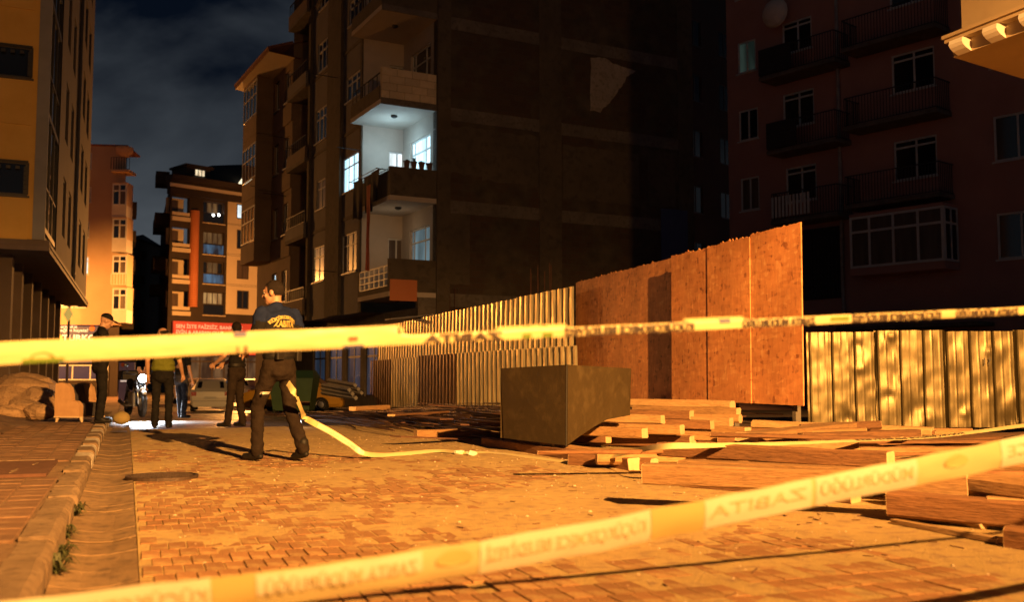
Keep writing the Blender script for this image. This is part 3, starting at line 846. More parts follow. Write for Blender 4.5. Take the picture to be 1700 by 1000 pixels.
# recessed balcony stack between the two blocks
rec = Fr(C0 - eD * (BW - 1.3), wD)
mb = MB(); wall(mb, rec, k_b, kC, SL[0] - .35, DT); mb.quad(DF.p(k_b, SL[0] - .35), rec.p(k_b, SL[0] - .35), rec.p(k_b, DT), DF.p(k_b, DT)); mb.quad(DF.p(kC - .01, SL[0] - .35), rec.p(kC - .01, SL[0] - .35), rec.p(kC - .01, DT), DF.p(kC - .01, DT)); obj('recess_wall', mb, M['c_wall'], D)
for i, z in enumerate(SL):
    mb = MB(); mb.fbox(DF, k_b + .02, kC - .02, z - .1, z + .06, -1.3, .25); b = obj('balcony', mb, M['conc_dk'], D)
    q = MB(); q.fbox(DF, k_b + .02, kC - .02, z + .062, z + .55, .15, .25); obj('parapet', q, M['d_blue'] if i % 2 else M['soffit_br'], b)
    q = MB(); railing(q, DF, k_b + .04, kC - .04, z + .56, z + 1.05, .2, .3); obj('railing', q, M['rail'], b)
    if z + 2.4 < DT: window(D, rec, (k_b + .5, kC - .6, z + .3, z + 2.3), 2, (), M['dark_fr'], M['glass'], -.01, .05, name='balcony_door', sill=False)
# laundry poles on the facade
for (px, py, kk) in ((600, 250, .9), (566, 130, 1.2), (505, 250, .8), (560, 452, 1.0), (480, 230, .9)):
    k, z = DF.kz(px, py); mb = MB(); mb.tube([DF.p(k, z), DF.p(k, z + .03, kk)], .015, 6); obj('laundry_pole', mb, M['rail'], D)
# ground floor behind: dark shopfronts
gD = Fr(C0 - eD * (BW - .9), wD)
ops = [(1.2 + 2.2 * i, 2.9 + 2.2 * i, .1, 2.5) for i in range(5)]
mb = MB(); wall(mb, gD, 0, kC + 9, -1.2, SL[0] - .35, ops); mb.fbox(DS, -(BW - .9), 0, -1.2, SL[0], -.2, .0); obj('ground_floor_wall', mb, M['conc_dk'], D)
shopg = lit('shop_blue', (.30, .45, .75), .07, (.10, .15, .26), 1.2)
for o in ops: window(D, gD, o, 2, (.62,), M['dark_fr'], shopg, .1, .07, name='shop_window', sill=False)
mb = MB(); mb.quad(DS.p(0, DT), DS.p(kE, DT), DS.p(kE, DT, -12), DS.p(0, DT, -12)); mb.quad(DS.p(kE, -1), DS.p(kE, -1, -12), DS.p(kE, DT, -12), DS.p(kE, DT)); obj('roof', mb, M['conc_dk'], D)
# low white-edged sheet-metal canopy under the lowest balcony
mb = MB(); r = DS.rect(657, 700, 505, 522, 0); mb.obox(DS.p(r[0] + .4, r[2] - .1, .25), DS.d * .75 + V((0, 0, .09)), DS.n * .3, V((0, 0, .02))); obj('metal_canopy', mb, M['pipe'], D)

# potted plants on the parapet and washing on the lit balcony
potm = mat('pot', (.10, .055, .035), (.14, .075, .05), 8, .8); potl = mat('pot_leaf', (.03, .05, .02), (.05, .08, .03), 10, .8)
for i, px in enumerate((675, 687, 700, 713)):
    k, _ = DS.kz(px, 275, -.08); z = SL[1] + 1.125
    p = DS.p(k, z, -.08); e = empty('plant_pot', p); tag(e, ['plant pot at the street end', 'leafy plant pot second from the street end', 'wide plant pot third from the street end', 'plant pot nearest the brick wall'][i] + ' of the row on the lit balcony', 'plant pot', 'plant pots on the lit balcony')
    mb = MB(); mb.lathe(p, [(.075, 0), (.105, .2), (.12, .2), (.12, .235), (.1, .235), (.09, .21)], 12); obj('pot', mb, potm, e)
    mb = MB()
    for q in range(16 if i in (1,) else 6):
        a = random.uniform(0, 6.28); d = V((math.cos(a), math.sin(a), 0)); h = random.uniform(.05, .16 if i == 1 else .06); s_ = V((-d.y, d.x, 0)) * .02
        r0 = p + V((0, 0, .21)); m1 = r0 + d * .06 + V((0, 0, h)); mb.add([r0, m1 - s_, r0 + d * .14 + V((0, 0, h * .9)), m1 + s_], [(0, 1, 2, 3)])
    obj('leaf_cluster', mb, potl, e)
clothd = mat('cloth_dark', (.022, .02, .022), (.035, .03, .03), 8, .9); clothr = mat('cloth_red', (.42, .10, .05), (.5, .14, .08), 6, .9)
rackd = Fr(C0 - eD * 1.66, wD)
def cloth(name, label, fr, k0, k1, ztop, drop, out, m, seed, group=None):
    mb = MB(); vs = []; fs = []; nx, nz = 10, 12
    for j in range(nz + 1):
        for i in range(nx + 1):
            f = i / nx; g = j / nz
            dz = drop * (1 + .12 * noise.noise(V((f * 3, seed, 0)))); k = k0 + (k1 - k0) * (f + (.5 - f) * .18 * g)
            o = out + .05 * g * math.sin(f * 9 + seed) + .02 * noise.noise(V((f * 4, g * 4, seed)))
            vs.append(fr.p(k, ztop - dz * g, o))
    for j in range(nz):
        for i in range(nx): a = j * (nx + 1) + i; fs.append((a, a + 1, a + nx + 2, a + nx + 1))
    n0 = len(vs); vs2 = [v - fr.n * .008 for v in vs]
    mb.add(vs, fs); mb.add(vs2, [tuple(reversed(f)) for f in fs])
    return tag(obj(name, mb, m, smooth=True), label, 'laundry', group)
zr = SL[1] + 1.02
rk = empty('drying_rack', rackd.p(1.3, zr, .0)); tag(rk, 'wire drying rack hung outside the lit balcony parapet', 'drying rack')
mb = MB()
for o in (.02, .2, .38): mb.tube([rackd.p(.15, zr + .02, o), rackd.p(2.95, zr + .02, o)], .012, 6)
obj('wire', mb, M['rail'], rk); mb = MB(); mb.tube([rackd.p(.2, zr, .0), rackd.p(.2, zr + .02, .42)], .015, 6); mb.tube([rackd.p(2.9, zr, .0), rackd.p(2.9, zr + .02, .42)], .015, 6); obj('bracket', mb, M['rail'], rk)
cloth('hanging_laundry', 'black garment hanging nearest the camera outside the lit balcony', rackd, .2, .95, zr + .02, 1.05, .3, clothd, 1.0, 'washing outside the lit balcony')
cloth('hanging_laundry', 'long black garment hanging in the middle outside the lit balcony', rackd, 1.0, 1.9, zr + .02, 1.25, .22, clothd, 3.0, 'washing outside the lit balcony')
cloth('hanging_laundry', 'black garment hanging farthest along the lit balcony parapet', rackd, 2.0, 2.9, zr + .02, 1.35, .25, clothd, 5.0, 'washing outside the lit balcony')
cloth('hanging_laundry', 'long narrow red towel hanging in front of the lower balcony', rackd, .58, .95, zr - .45, 3.0 * .95, .46, clothr, 7.0, 'washing outside the lit balcony')

# ------------------------------------------------------------------ C: ochre block with projecting eaves
oC = DF.p(kC, 0)
Cb = empty('ochre_apartment_block', (oC.x, oC.y, -.7)); tag(Cb, 'ochre apartment block with wide tiled eaves beyond the balcony block', 'building')
CF = Fr(oC, wD); kL = CF.kz(452, 300)[0]; kEnd = CF.kz(430, 300)[0]
zE = 15.0; sC = [3.2 + 3.0 * i for i in range(4)]
ops = []; gl = []
for i, z in enumerate(sC):
    for j, (a, b) in enumerate(((.5, 1.4), (2.2, 3.1), (kL - 1.0, kL - .25))):
        ops.append((a, b, z + .95, z + 2.35)); gl.append(L_COLD if (i, j) == (0, 2) else (M['glass_curt'] if (i + j) % 3 == 0 else M['glass']))
mb = MB(); wall(mb, CF, 0, kEnd, -1, zE, ops, .2); mb.quad(CF.p(kEnd, -1), CF.p(kEnd, -1, -10), CF.p(kEnd, zE, -10), CF.p(kEnd, zE)); mb.quad(CF.p(0, SL[0]), CF.p(0, SL[0], -10), CF.p(0, zE, -10), CF.p(0, zE)); obj('wall', mb, M['c_wall'], Cb)
for o, g in zip(ops, gl): window(Cb, CF, o, 2, (), M['white_fr'], g, .14, .05)
for z in sC:
    mb = MB(); mb.fbox(CF, .02, kL - .1, z - .1, z + .75, .0, .06); obj('spandrel_band', mb, M['c_wall'], Cb)
    if z > 4: 
        mb = MB(); mb.fbox(CF, kL, kEnd + .1, z, z + .9, .0, .8); b = obj('bay', mb, M['c_wall'], Cb)
        fb = CF.shifted(.8); window(Cb, fb, (kL + .02, kEnd + .08, z + .95, z + 2.6), 4, (.6,), M['white_fr'], M['glass'], .04, .05, name='bay_window', sill=False)
        mb = MB(); mb.fbox(CF, kL, kL + .06, z + .902, z + 2.62, .02, .78); mb.fbox(CF, kL, kEnd + .1, z + 2.625, z + 2.98, .0, .8); obj('bay_cheek', mb, M['c_wall'], Cb)
mb = MB(); mb.add([CF.p(-.2, zE, 1.15), CF.p(kEnd + .5, zE, 1.15), CF.p(kEnd + .5, zE - .1, -.3), CF.p(-.2, zE - .1, -.3), CF.p(-.2, zE + .12, 1.15), CF.p(kEnd + .5, zE + .12, 1.15), CF.p(kEnd + .5, zE + 2.4, -5), CF.p(-.2, zE + 2.4, -5)], [(0, 1, 2, 3), (0, 1, 5, 4), (4, 5, 6, 7)]); rf = obj('roof', mb, M['roof_tile'], Cb)
mb = MB(); mb.quad(CF.p(-.19, zE - .015, 1.14), CF.p(kEnd + .49, zE - .015, 1.14), CF.p(kEnd + .49, zE - .12, -.02), CF.p(-.19, zE - .12, -.02)); obj('eaves_soffit', mb, M['e_beige'], rf)
mb = MB()
for i in range(60):
    k = -.2 + (kEnd + .7) * i / 60; mb.tube([CF.p(k, zE + .13, 1.2), CF.p(k, zE + .55, .1)], .07, 6)
obj('roof_tile_row', mb, M['roof_tile'], rf)
for k in (.9, 2.0, 3.4):
    mb = MB(); mb.tube([CF.p(k, 8.6 + k * .3), CF.p(k, 8.66 + k * .3, 1.0)], .015, 6); obj('laundry_pole', mb, M['rail'], Cb)

# ------------------------------------------------------------------ A: orange lit block on the left, end of the street
oA = at(186, 420, 80.0)
A = empty('corner_apartment_block', (oA.x, oA.y, -1)); tag(A, 'orange lit plain apartment block with stacked bay windows beyond the yellow block', 'building')
AF = Fr(oA, (math.cos(.12), math.sin(.12)))
zA0 = AF.kz(170, 540)[1]; zA1 = AF.kz(186, 243)[1]
wA = [(AF.rect(146, 153, 253, 280), M['white_fr']), (AF.rect(143, 149, 368, 395), M['glass']), (AF.rect(137, 148, 426, 456), L_WHITE), (AF.rect(99, 122, 490, 511), L_WARMD), (AF.rect(124, 143, 490, 511), L_WARM), (AF.rect(147, 152, 310, 336), M['glass_curt'])]
mb = MB(); wall(mb, AF, -12, .9, zA0, zA1, [r for r, g in wA], .2); obj('wall', mb, M['a_wall'], A)
for r, g in wA: window(A, AF, r, 1, (.75,), M['white_fr'], g, .12, .1)
mb = MB(); mb.quad(AF.p(-12, zA0), AF.p(.9, zA0), AF.p(.9, zA0, -3), AF.p(-12, zA0, -3)); obj('soffit', mb, M['a_wall'], A); mb = MB(); mb.fbox(AF, -12.1, 1.0, zA1, zA1 + .12, -4, .15); obj('eaves', mb, M['roof_tile'], A)
AB = Fr(AF.p(.1, 0, .5), (math.cos(.05), math.sin(.05)))
for (yt, yb, ys, sty) in ((305, 341, 361, 0), (363, 397, 418, 0), (424, 455, 475, 1), (479, 515, 536, 0), (248, 284, 302, 2)):
    r = AB.rect(187, 211, yt, yb); _, zs = AB.kz(187, ys)
    if sty != 2:
        mb = MB(); mb.fbox(AB, r[0], r[1], zs, r[2], -1.5, .0); bay = obj('bay', mb, M['white_pl'] if sty == 0 else M['a_wall'], A)
        window(A, AB, r, 2, (.68,), M['white_fr'], M['glass_curt'] if sty else M['glass'], .03, .11, name='bay_window', sill=False, pm=[M['glass'], M['glass_curt'], M['glass_curt'], M['glass']])
        mb = MB(); mb.fbox(AB, r[0] - .02, r[1] + .02, r[3] + .002, r[3] + .12, -1.5, .06); mb.fbox(AB, r[0], r[0] + .08, r[2], r[3], -1.5, -.05); mb.fbox(AB, r[1] - .08, r[1], r[2], r[3], -1.5, -.05); obj('bay_frame', mb, M['a_wall'], A)
        if sty:
            mb = MB(); railing(mb, AB, r[0], r[1], zs + .1, r[2], .2, .2, .02); obj('railing', mb, M['rail_w'], A)
    else:
        mb = MB(); mb.fbox(AB, r[0], r[1] + .3, r[2] - .1, r[2] + .1, -1.5, .3); bal = obj('balcony', mb, M['a_wall'], A)
        q = MB(); railing(q, AB, r[0], r[1] + .3, r[2] + .1, r[2] + 1.1, .25, .2, .02); obj('railing', q, M['rail'], bal)
        q = MB(); c = AB.p((r[0] + r[1]) / 2 + .2, zA1 - .9, -.5); q.lathe(c, [(.3, 0), (.6, .3), (.7, .6), (.7, .8)], 16); obj('rounded_corner', q, M['a_wall'], bal)
AS = Fr(AF.p(.95, 0, -.02), (-.365, .931), V((.931, .365, 0)))
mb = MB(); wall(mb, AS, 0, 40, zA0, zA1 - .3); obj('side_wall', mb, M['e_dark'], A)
for i in range(5):
    z = zA0 + .3 + i * 2.75; mb = MB(); mb.fbox(AS, 14, 18, z, z + 1.1, .0, 1.0); obj('balcony', mb, M['e_dark'], A)
# shop under it: navy sign with lettering
oS = AF.p(-12, 0, -.5); SF = Fr(oS, AF.d)
navy = mat('sign_navy', (.018, .02, .06), (.022, .026, .07), 2, .4, emit=(.02, .03, .12), estr=.25)
signw = mat('sign_white', (.7, .7, .7), rough=.5, emit=(1.0, .85, .7), estr=.45)
signy = mat('sign_yellow', (.7, .5, .08), rough=.5, emit=(1.0, .7, .15), estr=.5)
mb = MB(); wall(mb, SF, 0, 12.6, -2, zA0); obj('shop_wall', mb, M['e_dark'], A)
sb = empty('shop_sign', SF.p(8, zA0 - 1, .05)); tag(sb, 'navy blue phone shop sign with white lettering under the orange block', 'shop sign')
r = SF.rect(93, 178, 538, 603, .05); mb = MB(); mb.fbox(SF, r[0], r[1], r[2], r[3], .02, .14); obj('board', mb, navy, sb)
for (s_, px, py, px2, m) in (("Turkcell'le", 96, 544.5, 128, signw), ("bağlan hayata!", 96, 551, 146, signw), ('TURKCELL', 103, 566.5, 182, signw)):
    k, z = SF.kz(px, py, .15); k2, _ = SF.kz(px2, py, .15)
    obj('lettering', text_on(SF, s_, k, z, (.36 if len(s_) > 8 else .72), .146, .008 if len(s_) > 8 else .025, fit=k2 - k), m, sb)
k, z = SF.kz(95, 563, .15); mb = MB(); mb.lathe(SF.p(k, z, .146), [(.42, 0), (.42, .05)], 20, SF.n); obj('emblem', mb, signy, sb)
k, z = SF.kz(153, 546, .15); mb = MB(); mb.lathe(SF.p(k, z, .146), [(.22, 0), (.22, .04)], 14, SF.n); mb.lathe(SF.p(k, z + .3, .146), [(.16, 0), (.16, .04)], 14, SF.n); obj('printed_figure', mb, M['e_orange'], sb)
sh = A
r = SF.rect(91, 180, 606, 632, .1); window(sh, SF, r, 3, (), M['white_fr'], navy, -.1, .1, name='shop_window', sill=False)
mb = MB(); mb.fbox(SF, r[0], r[1], r[2] - 1.6, r[2] - .06, .02, .12); obj('base_panel', mb, M['e_dark'], sh)
# poster panel right of it with lines of text
pn = empty('poster_board', SF.p(11, -1, 3)); tag(pn, 'lit poster board with a column of text lines behind the motorcycle', 'poster')
PF = Fr(at(200, 600, 62), (1, .05)); r = PF.rect(198, 224, 602, 636); mb = MB(); mb.fbox(PF, r[0], r[1], r[2] - 1.2, r[3], -.1, .0); obj('panel', mb, mat('poster_grey', (.10, .085, .12), (.14, .11, .15), 2, .6, emit=(.5, .3, .35), estr=.05), pn)
for i in range(4):
    k0, z0 = PF.kz(200, 616 + i * 5.2); k1, _ = PF.kz(221, 616 + i * 5.2); q = MB(); q.fbox(PF, k0, k1 - random.uniform(0, .12), z0 - .11, z0, .0, .01); obj('text_line', q, signw, pn)
k, z = PF.kz(204, 606); q = MB(); q.lathe(PF.p(k, z, .002), [(.13, 0), (.13, .02)], 16, PF.n); obj('emblem', q, M['e_orange'], pn)
# pale figure-like mannequin pair beside the poster -> two lit orange display busts in a window
for i, px in enumerate((230, 241)):
    b = at(px, 640, 60); e = empty('display_bust', (b.x, b.y, b.z - .3)); tag(e, ['left', 'right'][i] + ' of two orange lit display busts in the far shop window', 'display bust', 'display busts')
    mb = MB(); mb.lathe((b.x, b.y, b.z - .3), [(.18, 0), (.12, .1), (.05, .2), (.2, .45), (.27, .8), (.22, 1.1), (.08, 1.25), (.08, 1.4)], 14); obj('torso', mb, mat('bust', (.55, .25, .12), rough=.6, emit=(1, .35, .12), estr=.18), e, smooth=True)

# pole with sign, standing before the corner block
def lamp_post(loc, h, arm, label, watt, head_dir, dist, col=SODIUM):
    e = empty('street_lamp', loc); tag(e, label, 'street lamp', 'street lamps')
    top = V(loc) + V((0, 0, h)); hd = V(head_dir).normalized()
    mb = MB(); mb.tube([V(loc), V(loc) + V((0, 0, h * .5)), top], [.1, .08, .055], 10); obj('pole', mb, M['pipe'], e)
    mb = MB(); mb.tube([top - V((0, 0, .3)), top + hd * .3 + V((0, 0, .15)), top + hd * arm + V((0, 0, .25))], [.045, .04, .035], 8); obj('arm', mb, M['pipe'], e)
    hp = top + hd * (arm + .2) + V((0, 0, .28)); sd = V((-hd.y, hd.x, 0))
    mb = MB(); mb.obox(hp, hd * .36, sd * .13, V((0, 0, .05))); mb.obox(hp + V((0, 0, .06)), hd * .25, sd * .09, V((0, 0, .02))); obj('head', mb, M['grey_pan'], e)
    mb = MB(); mb.obox(hp - V((0, 0, .062)), hd * .25, sd * .09, V((0, 0, .008))); obj('lens', mb, lit('sodium_lens', SODIUM, 12), e)
    l = bpy.data.lights.new('sodium_bulb', 'POINT'); l.energy = watt; l.color = col; l.shadow_soft_size = .07
    # the lantern's light distribution: strongest below the horizontal, cut off above it
    l.use_nodes = True; nt = l.node_tree; em = nt.nodes['Emission']
    ge = nt.nodes.new('ShaderNodeNewGeometry'); sx = nt.nodes.new('ShaderNodeSeparateXYZ'); nt.links.new(ge.outputs['Incoming'], sx.inputs['Vector'])
    mr = nt.nodes.new('ShaderNodeMapRange'); mr.inputs['From Min'].default_value = -1; mr.inputs['From Max'].default_value = 1; nt.links.new(sx.outputs['Z'], mr.inputs['Value'])
    rp = nt.nodes.new('ShaderNodeValToRGB'); nt.links.new(mr.outputs['Result'], rp.inputs['Fac'])
    els = rp.color_ramp.elements
    for i, (zz, vv) in enumerate(dist):
        el = els[i] if i < 2 else els.new(.5)
        el.position = (zz + 1) / 2; el.color = (vv, vv, vv, 1)
    nt.links.new(rp.outputs['Color'], em.inputs['Strength'])
    o = bpy.data.objects.new('sodium_bulb', l); COL.objects.link(o); bl = hp - V((0, 0, .16)); o.parent = e; o.location = bl - V(loc)
    return e
ROAD_LANTERN = ((-1.0, .07), (-.78, .11), (-.60, .25), (-.42, .80), (-.30, .97), (-.20, 1.0), (-.09, .38), (.0, .115), (.06, .065), (.14, .034), (.35, .01))
OLD_LANTERN = ((-1.0, .8), (-.3, 1.0), (.1, .9), (.5, .6))
lamp_post((LAMP_NEAR.x + 1.3, LAMP_NEAR.y - .35, 0), LAMP_NEAR.z - .12, 1.1, 'grey street lamp behind the photographer lighting the road', LAMP_NEAR_W, (-1, .25, 0), ROAD_LANTERN)
pf = at(112, 600, 58); lamp_post((-39.5, 68.5, -.75), 8.2, .8, 'street lamp hidden behind the yellow block lighting the orange block', LAMP_FAR_W, (.5, 1, 0), OLD_LANTERN, SODIUM_OLD)

pc_ = at(450, 600, 78); lamp_post((pc_.x, pc_.y, -.75), 8.0, .8, 'street lamp behind the ochre block lighting the brown block', LAMP_FAR_W * 1.5, (-1, .6, 0), OLD_LANTERN, SODIUM_OLD)

e = empty('sign_post', (pf.x, pf.y, -.75)); tag(e, 'slim grey street post with a small diamond plate in front of the corner shop', 'sign post')
zt_ = at(112, 508, 58).z
mb = MB(); mb.tube([V((pf.x, pf.y, -.75)), V((pf.x, pf.y, zt_))], .075, 8); obj('pole', mb, M['pipe'], e)
mb = MB(); mb.prism([V((pf.x - .28, pf.y - .09, zt_ - .5)), V((pf.x, pf.y - .09, zt_ - .95)), V((pf.x + .28, pf.y - .09, zt_ - .5)), V((pf.x, pf.y - .09, zt_ - .05))], V((0, -.03, 0))); obj('plate', mb, signy, e)
mb = MB(); mb.box(pf.x - .3, pf.x + .3, pf.y - .1, pf.y + .1, zt_, zt_ + .45); obj('cap_box', mb, M['dark'], e)

# ------------------------------------------------------------------ E: modern brown and beige block
oE = at(281, 420, 95.0); EF = Fr(oE, (.70, .714))
E = empty('brown_apartment_block', (oE.x, oE.y, -1)); tag(E, 'modern brown and beige apartment block with an orange rounded column down its front', 'building')
zE1 = EF.kz(281, 299)[1]; zE0 = EF.kz(281, 520)[1]
lop = [EF.rect(286, 315, a, b) for a, b in ((325, 351), (376, 403), (428, 456), (482, 509))]
mop = [EF.rect(338, 373, a, b) for a, b in ((333, 368), (383, 421), (433, 470), (484, 522))]
rop = [EF.rect(393, 413, a, b) for a, b in ((338, 363), (381, 413), (432, 463), (482, 513))]
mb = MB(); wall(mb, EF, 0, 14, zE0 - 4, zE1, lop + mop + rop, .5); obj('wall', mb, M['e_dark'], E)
for i, r in enumerate(lop):
    mb = MB(); mb.fbox(EF, r[0], r[1], r[2], r[3], -1.3, -1.2); mb.fbox(EF, r[0], r[1], r[2], r[2] + .05, -1.2, -.5); obj('balcony_back', mb, M['e_beige'], E)
    mb = MB(); mb.fbox(EF, r[0] + .3, r[0] + 1.2, r[2] + .06, r[3] - .2, -1.2, -1.15); obj('curtain', mb, M['glass_curt'], E)
    mb = MB(); mb.fbox(EF, r[0] - .05, r[1] + .05, r[2] - .85, r[2] - .45, .0, .22); mb.fbox(EF, r[0], r[1], r[2] - .3, r[2] + .02, .0, .1); obj('sill_band', mb, M['e_beige'], E)
for i, r in enumerate(mop):
    zz = r[2] + (r[3] - r[2]) * .45
    window(E, EF, (r[0], r[1], zz, r[3]), 4, (), M['dark_fr'], [L_WARMD, L_WARMD, M['glass'], L_WARM][i], .4, .09, pm=[[M['glass'], L_WARMD, L_WARMD, M['glass']], None, [M['glass'], L_WARMD, L_WARMD, M['glass']], None][i], sill=False)
    window(E, EF, (r[0], r[1], r[2], zz - .02), 1, (), M['rail'], [M['glass'], L_BLUE, L_BLUE, M['glass']][i], .1, .06, name='glass_balustrade', sill=False)
    mb = MB(); mb.fbox(EF, r[0] - .1, r[1] + .1, r[2] - .14, r[2] - .06, .0, .12); obj('sill_band', mb, M['e_beige'], E)
for px, py in ((355, 357), (364, 357)):
    k, z = EF.kz(px, py); mb = MB(); mb.ell(EF.p(k, z, -.15), .16, nu=10, nv=8); obj('balcony_lamp', mb, lit('balcony_bulb', (1, .95, .85), 9), E)
mb = MB(); k0, za = EF.kz(378, 333); k1, zb2 = EF.kz(391, 522); kk = EF.kz(378, 522)
def panels(k0, k1, z0, z1, ops):
    mb = MB(); wall(mb, EF, k0, k1, z0, z1, ops, .12, .06); return mb
obj('beige_panel', panels(EF.kz(378, 333)[0], 14, kk[1], za, rop), M['e_beige'], E)
mb = MB()
for z in [r[2] - .6 for r in rop] + [r[3] + .4 for r in rop]: mb.fbox(EF, EF.kz(378, 333)[0], 14, z, z + .03, .06, .066)
obj('panel_joint', mb, M['e_dark'], E)
for i, r in enumerate(rop): window(E, EF, r, 2, (), M['dark_fr'], [L_WHITE, M['glass'], M['glass_curt'], M['glass']][i], .05, .12, sill=False)
k0, z1 = EF.kz(316, 349); k1, _ = EF.kz(330, 349); _, z0 = EF.kz(316, 510); mb = MB(); n = 12
for i in range(40):
    a = z0 + (z1 - z0) * i / 40; b = z0 + (z1 - z0) * (i + .88) / 40
    mb.lathe(EF.p((k0 + k1) / 2, a, .1), [((k1 - k0) / 2, 0), ((k1 - k0) / 2, b - a)], 14)
obj('rounded_column', mb, M['e_orange'], E)
mb = MB(); mb.lathe(EF.p((k0 + k1) / 2, z0, .1), [((k1 - k0) / 2 - .06, 0), ((k1 - k0) / 2 - .06, z1 - z0)], 14); obj('column_core', mb, M['roof_tile'], E)
mb = MB(); mb.fbox(EF, -.3, 14, zE1, zE1 + .5, -.6, .9); mb.fbox(EF, -.2, 14, zE1 - 1.3, zE1 - .005, -.4, .35); obj('cornice', mb, M['e_dark'], E)
mb = MB(); mb.fbox(EF, -.3, 14, zE1 - .62, zE1 - .30, .35, .5); obj('cornice_band', mb, M['e_beige'], E)
rz = zE1 + .5
mb = MB(); mb.add([EF.p(.3, rz, 0), EF.p(14, rz, 0), EF.p(14, rz + 4.2, -6), EF.p(7.5, rz + 3.0, -6)], [(0, 1, 2, 3)]); obj('roof', mb, M['dark'], E)
mb = MB(); kd0, kd1 = EF.kz(317, 295)[0], EF.kz(355, 295)[0]; mb.fbox(EF, kd0, kd1, rz, rz + 1.35, -4, -.8); mb.fbox(EF, kd0 - .3, kd1 + .3, rz + 1.35, rz + 1.55, -4, -.5); obj('dormer', mb, M['e_dark'], E)
df = EF.shifted(-.78); window(E, df, (EF.kz(329, 295)[0], EF.kz(347, 295)[0], rz + .15, rz + 1.2), 3, (), M['dark_fr'], lit('lit_attic', (1, .85, .55), 1.4, (.5, .35, .2), 3), .02, .08, name='dormer_window', sill=False)
k0, _ = EF.kz(397, 300); mb = MB(); mb.prism([EF.p(k0, rz + .2, -.25), EF.p(k0 + 1.6, rz + .2, -.25), EF.p(k0 + 1.6, rz + 1.5, -.25), EF.p(k0 + .9, rz + 1.5, -.25)], EF.n * .05); obj('attic_window', mb, lit('lit_attic2', (1, .85, .55), 1.6), E)
ES = Fr(oE, (-.36, .93)); mb = MB(); wall(mb, ES, 0, 30, -2, zE1); obj('side_wall', mb, M['e_dark'], E)
for i, (ps, pz) in enumerate(((4, 348), (9, 400), (13, 450), (18, 480), (4, 400), (9, 450), (4, 460))):
    _, z = ES.kz(270, pz); mb = MB(); mb.fbox(ES, ps, ps + 3, z - .6, z + .6, .0, 1.3); obj('balcony', mb, M['e_dark'], E)
# red shop sign with lettering
redm = mat('sign_red', (.45, .05, .03), (.5, .07, .04), 1, .5, emit=(1, .12, .06), estr=.16); cream = mat('sign_cream', (.7, .55, .45), rough=.5, emit=(1, .7, .55), estr=.28)
sg = empty('shop_sign', EF.p(5, 2, .5)); tag(sg, 'long red shop sign with pale lettering under the brown block', 'shop sign')
r = EF.rect(288, 430, 533, 588, .5); mb = MB(); mb.fbox(EF, r[0], r[1], r[2], r[3], .3, .5); obj('board', mb, redm, sg)
for s_, y, x1 in (('SEN İSTE FAİZSİZ, BANKASIZ', 544.5, 403), ('EVİN & ARABAN OLUR', 554, 372)):
    k, z = EF.kz(292, y, .52); k2, _ = EF.kz(x1, y, .52); obj('lettering', text_on(EF, s_, k, z, .50, .506, .012, fit=k2 - k), cream, sg)
for px in (352, 372, 395):
    k, z = EF.kz(px, 560, .52); obj('lettering', text_on(EF, '›', k, z - .4, .9, .506, .02), signy, sg)
sh = E
window(sh, EF, EF.rect(290, 430, 590, 640, .3), 7, (.8,), M['dark_fr'], lit('shop_warm', (1, .5, .2), .18, (.12, .05, .03), .9), -.3, .15, name='shop_window', sill=False)

# dark blocks closing the side street and a far hill of roofs
for i, (px0, px1, d, yt, label) in enumerate(((196, 226, 120, 398, 'dark house with stepped balconies behind the orange block'), (254, 300, 150, 430, 'dark house behind the brown block, left of the side street'), (205, 232, 170, 500, 'low dark house at the end of the side street'), (222, 262, 330, 520, 'distant house with a few lit windows closing the street view'))):
    p0 = at(px0, 600, d); p1 = at(px1, 600, d); f = Fr(p0, (p1.x - p0.x, p1.y - p0.y)); w = (p1 - p0).length; zt = at(px0, yt, d).z
    e = empty('far_house', (p0.x, p0.y, -1)); tag(e, label, 'house')
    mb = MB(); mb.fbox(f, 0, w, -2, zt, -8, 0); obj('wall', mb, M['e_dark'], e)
    mb = MB(); mb.add([f.p(-.3, zt, .3), f.p(w + .3, zt, .3), f.p(w + .3, zt, -8), f.p(-.3, zt, -8), f.p(w / 2, zt + 1.2, -4)], [(0, 1, 4), (1, 2, 4), (2, 3, 4), (3, 0, 4)]); obj('roof', mb, M['dark'], e)
    if i < 2:
        for q in range(5):
            z = zt - 1.5 - q * 3.0
            mb = MB(); mb.fbox(f, w * .55 if i == 0 else -.3, w + .8 if i == 0 else w * .4, z - 1, z, .0, 1.2); obj('balcony', mb, M['e_dark'], e)
    for q in range(6 if i == 3 else 3):
        k = w * (.15 + .14 * q); z = zt - 2.5 - (q % 2) * 3.2
        window(e, f, (k, k + w * .1, z, z + 1.5), 1, (), M['dark_fr'], L_COLD2 if i == 3 else M['glass'], -.02, .1, sill=False)

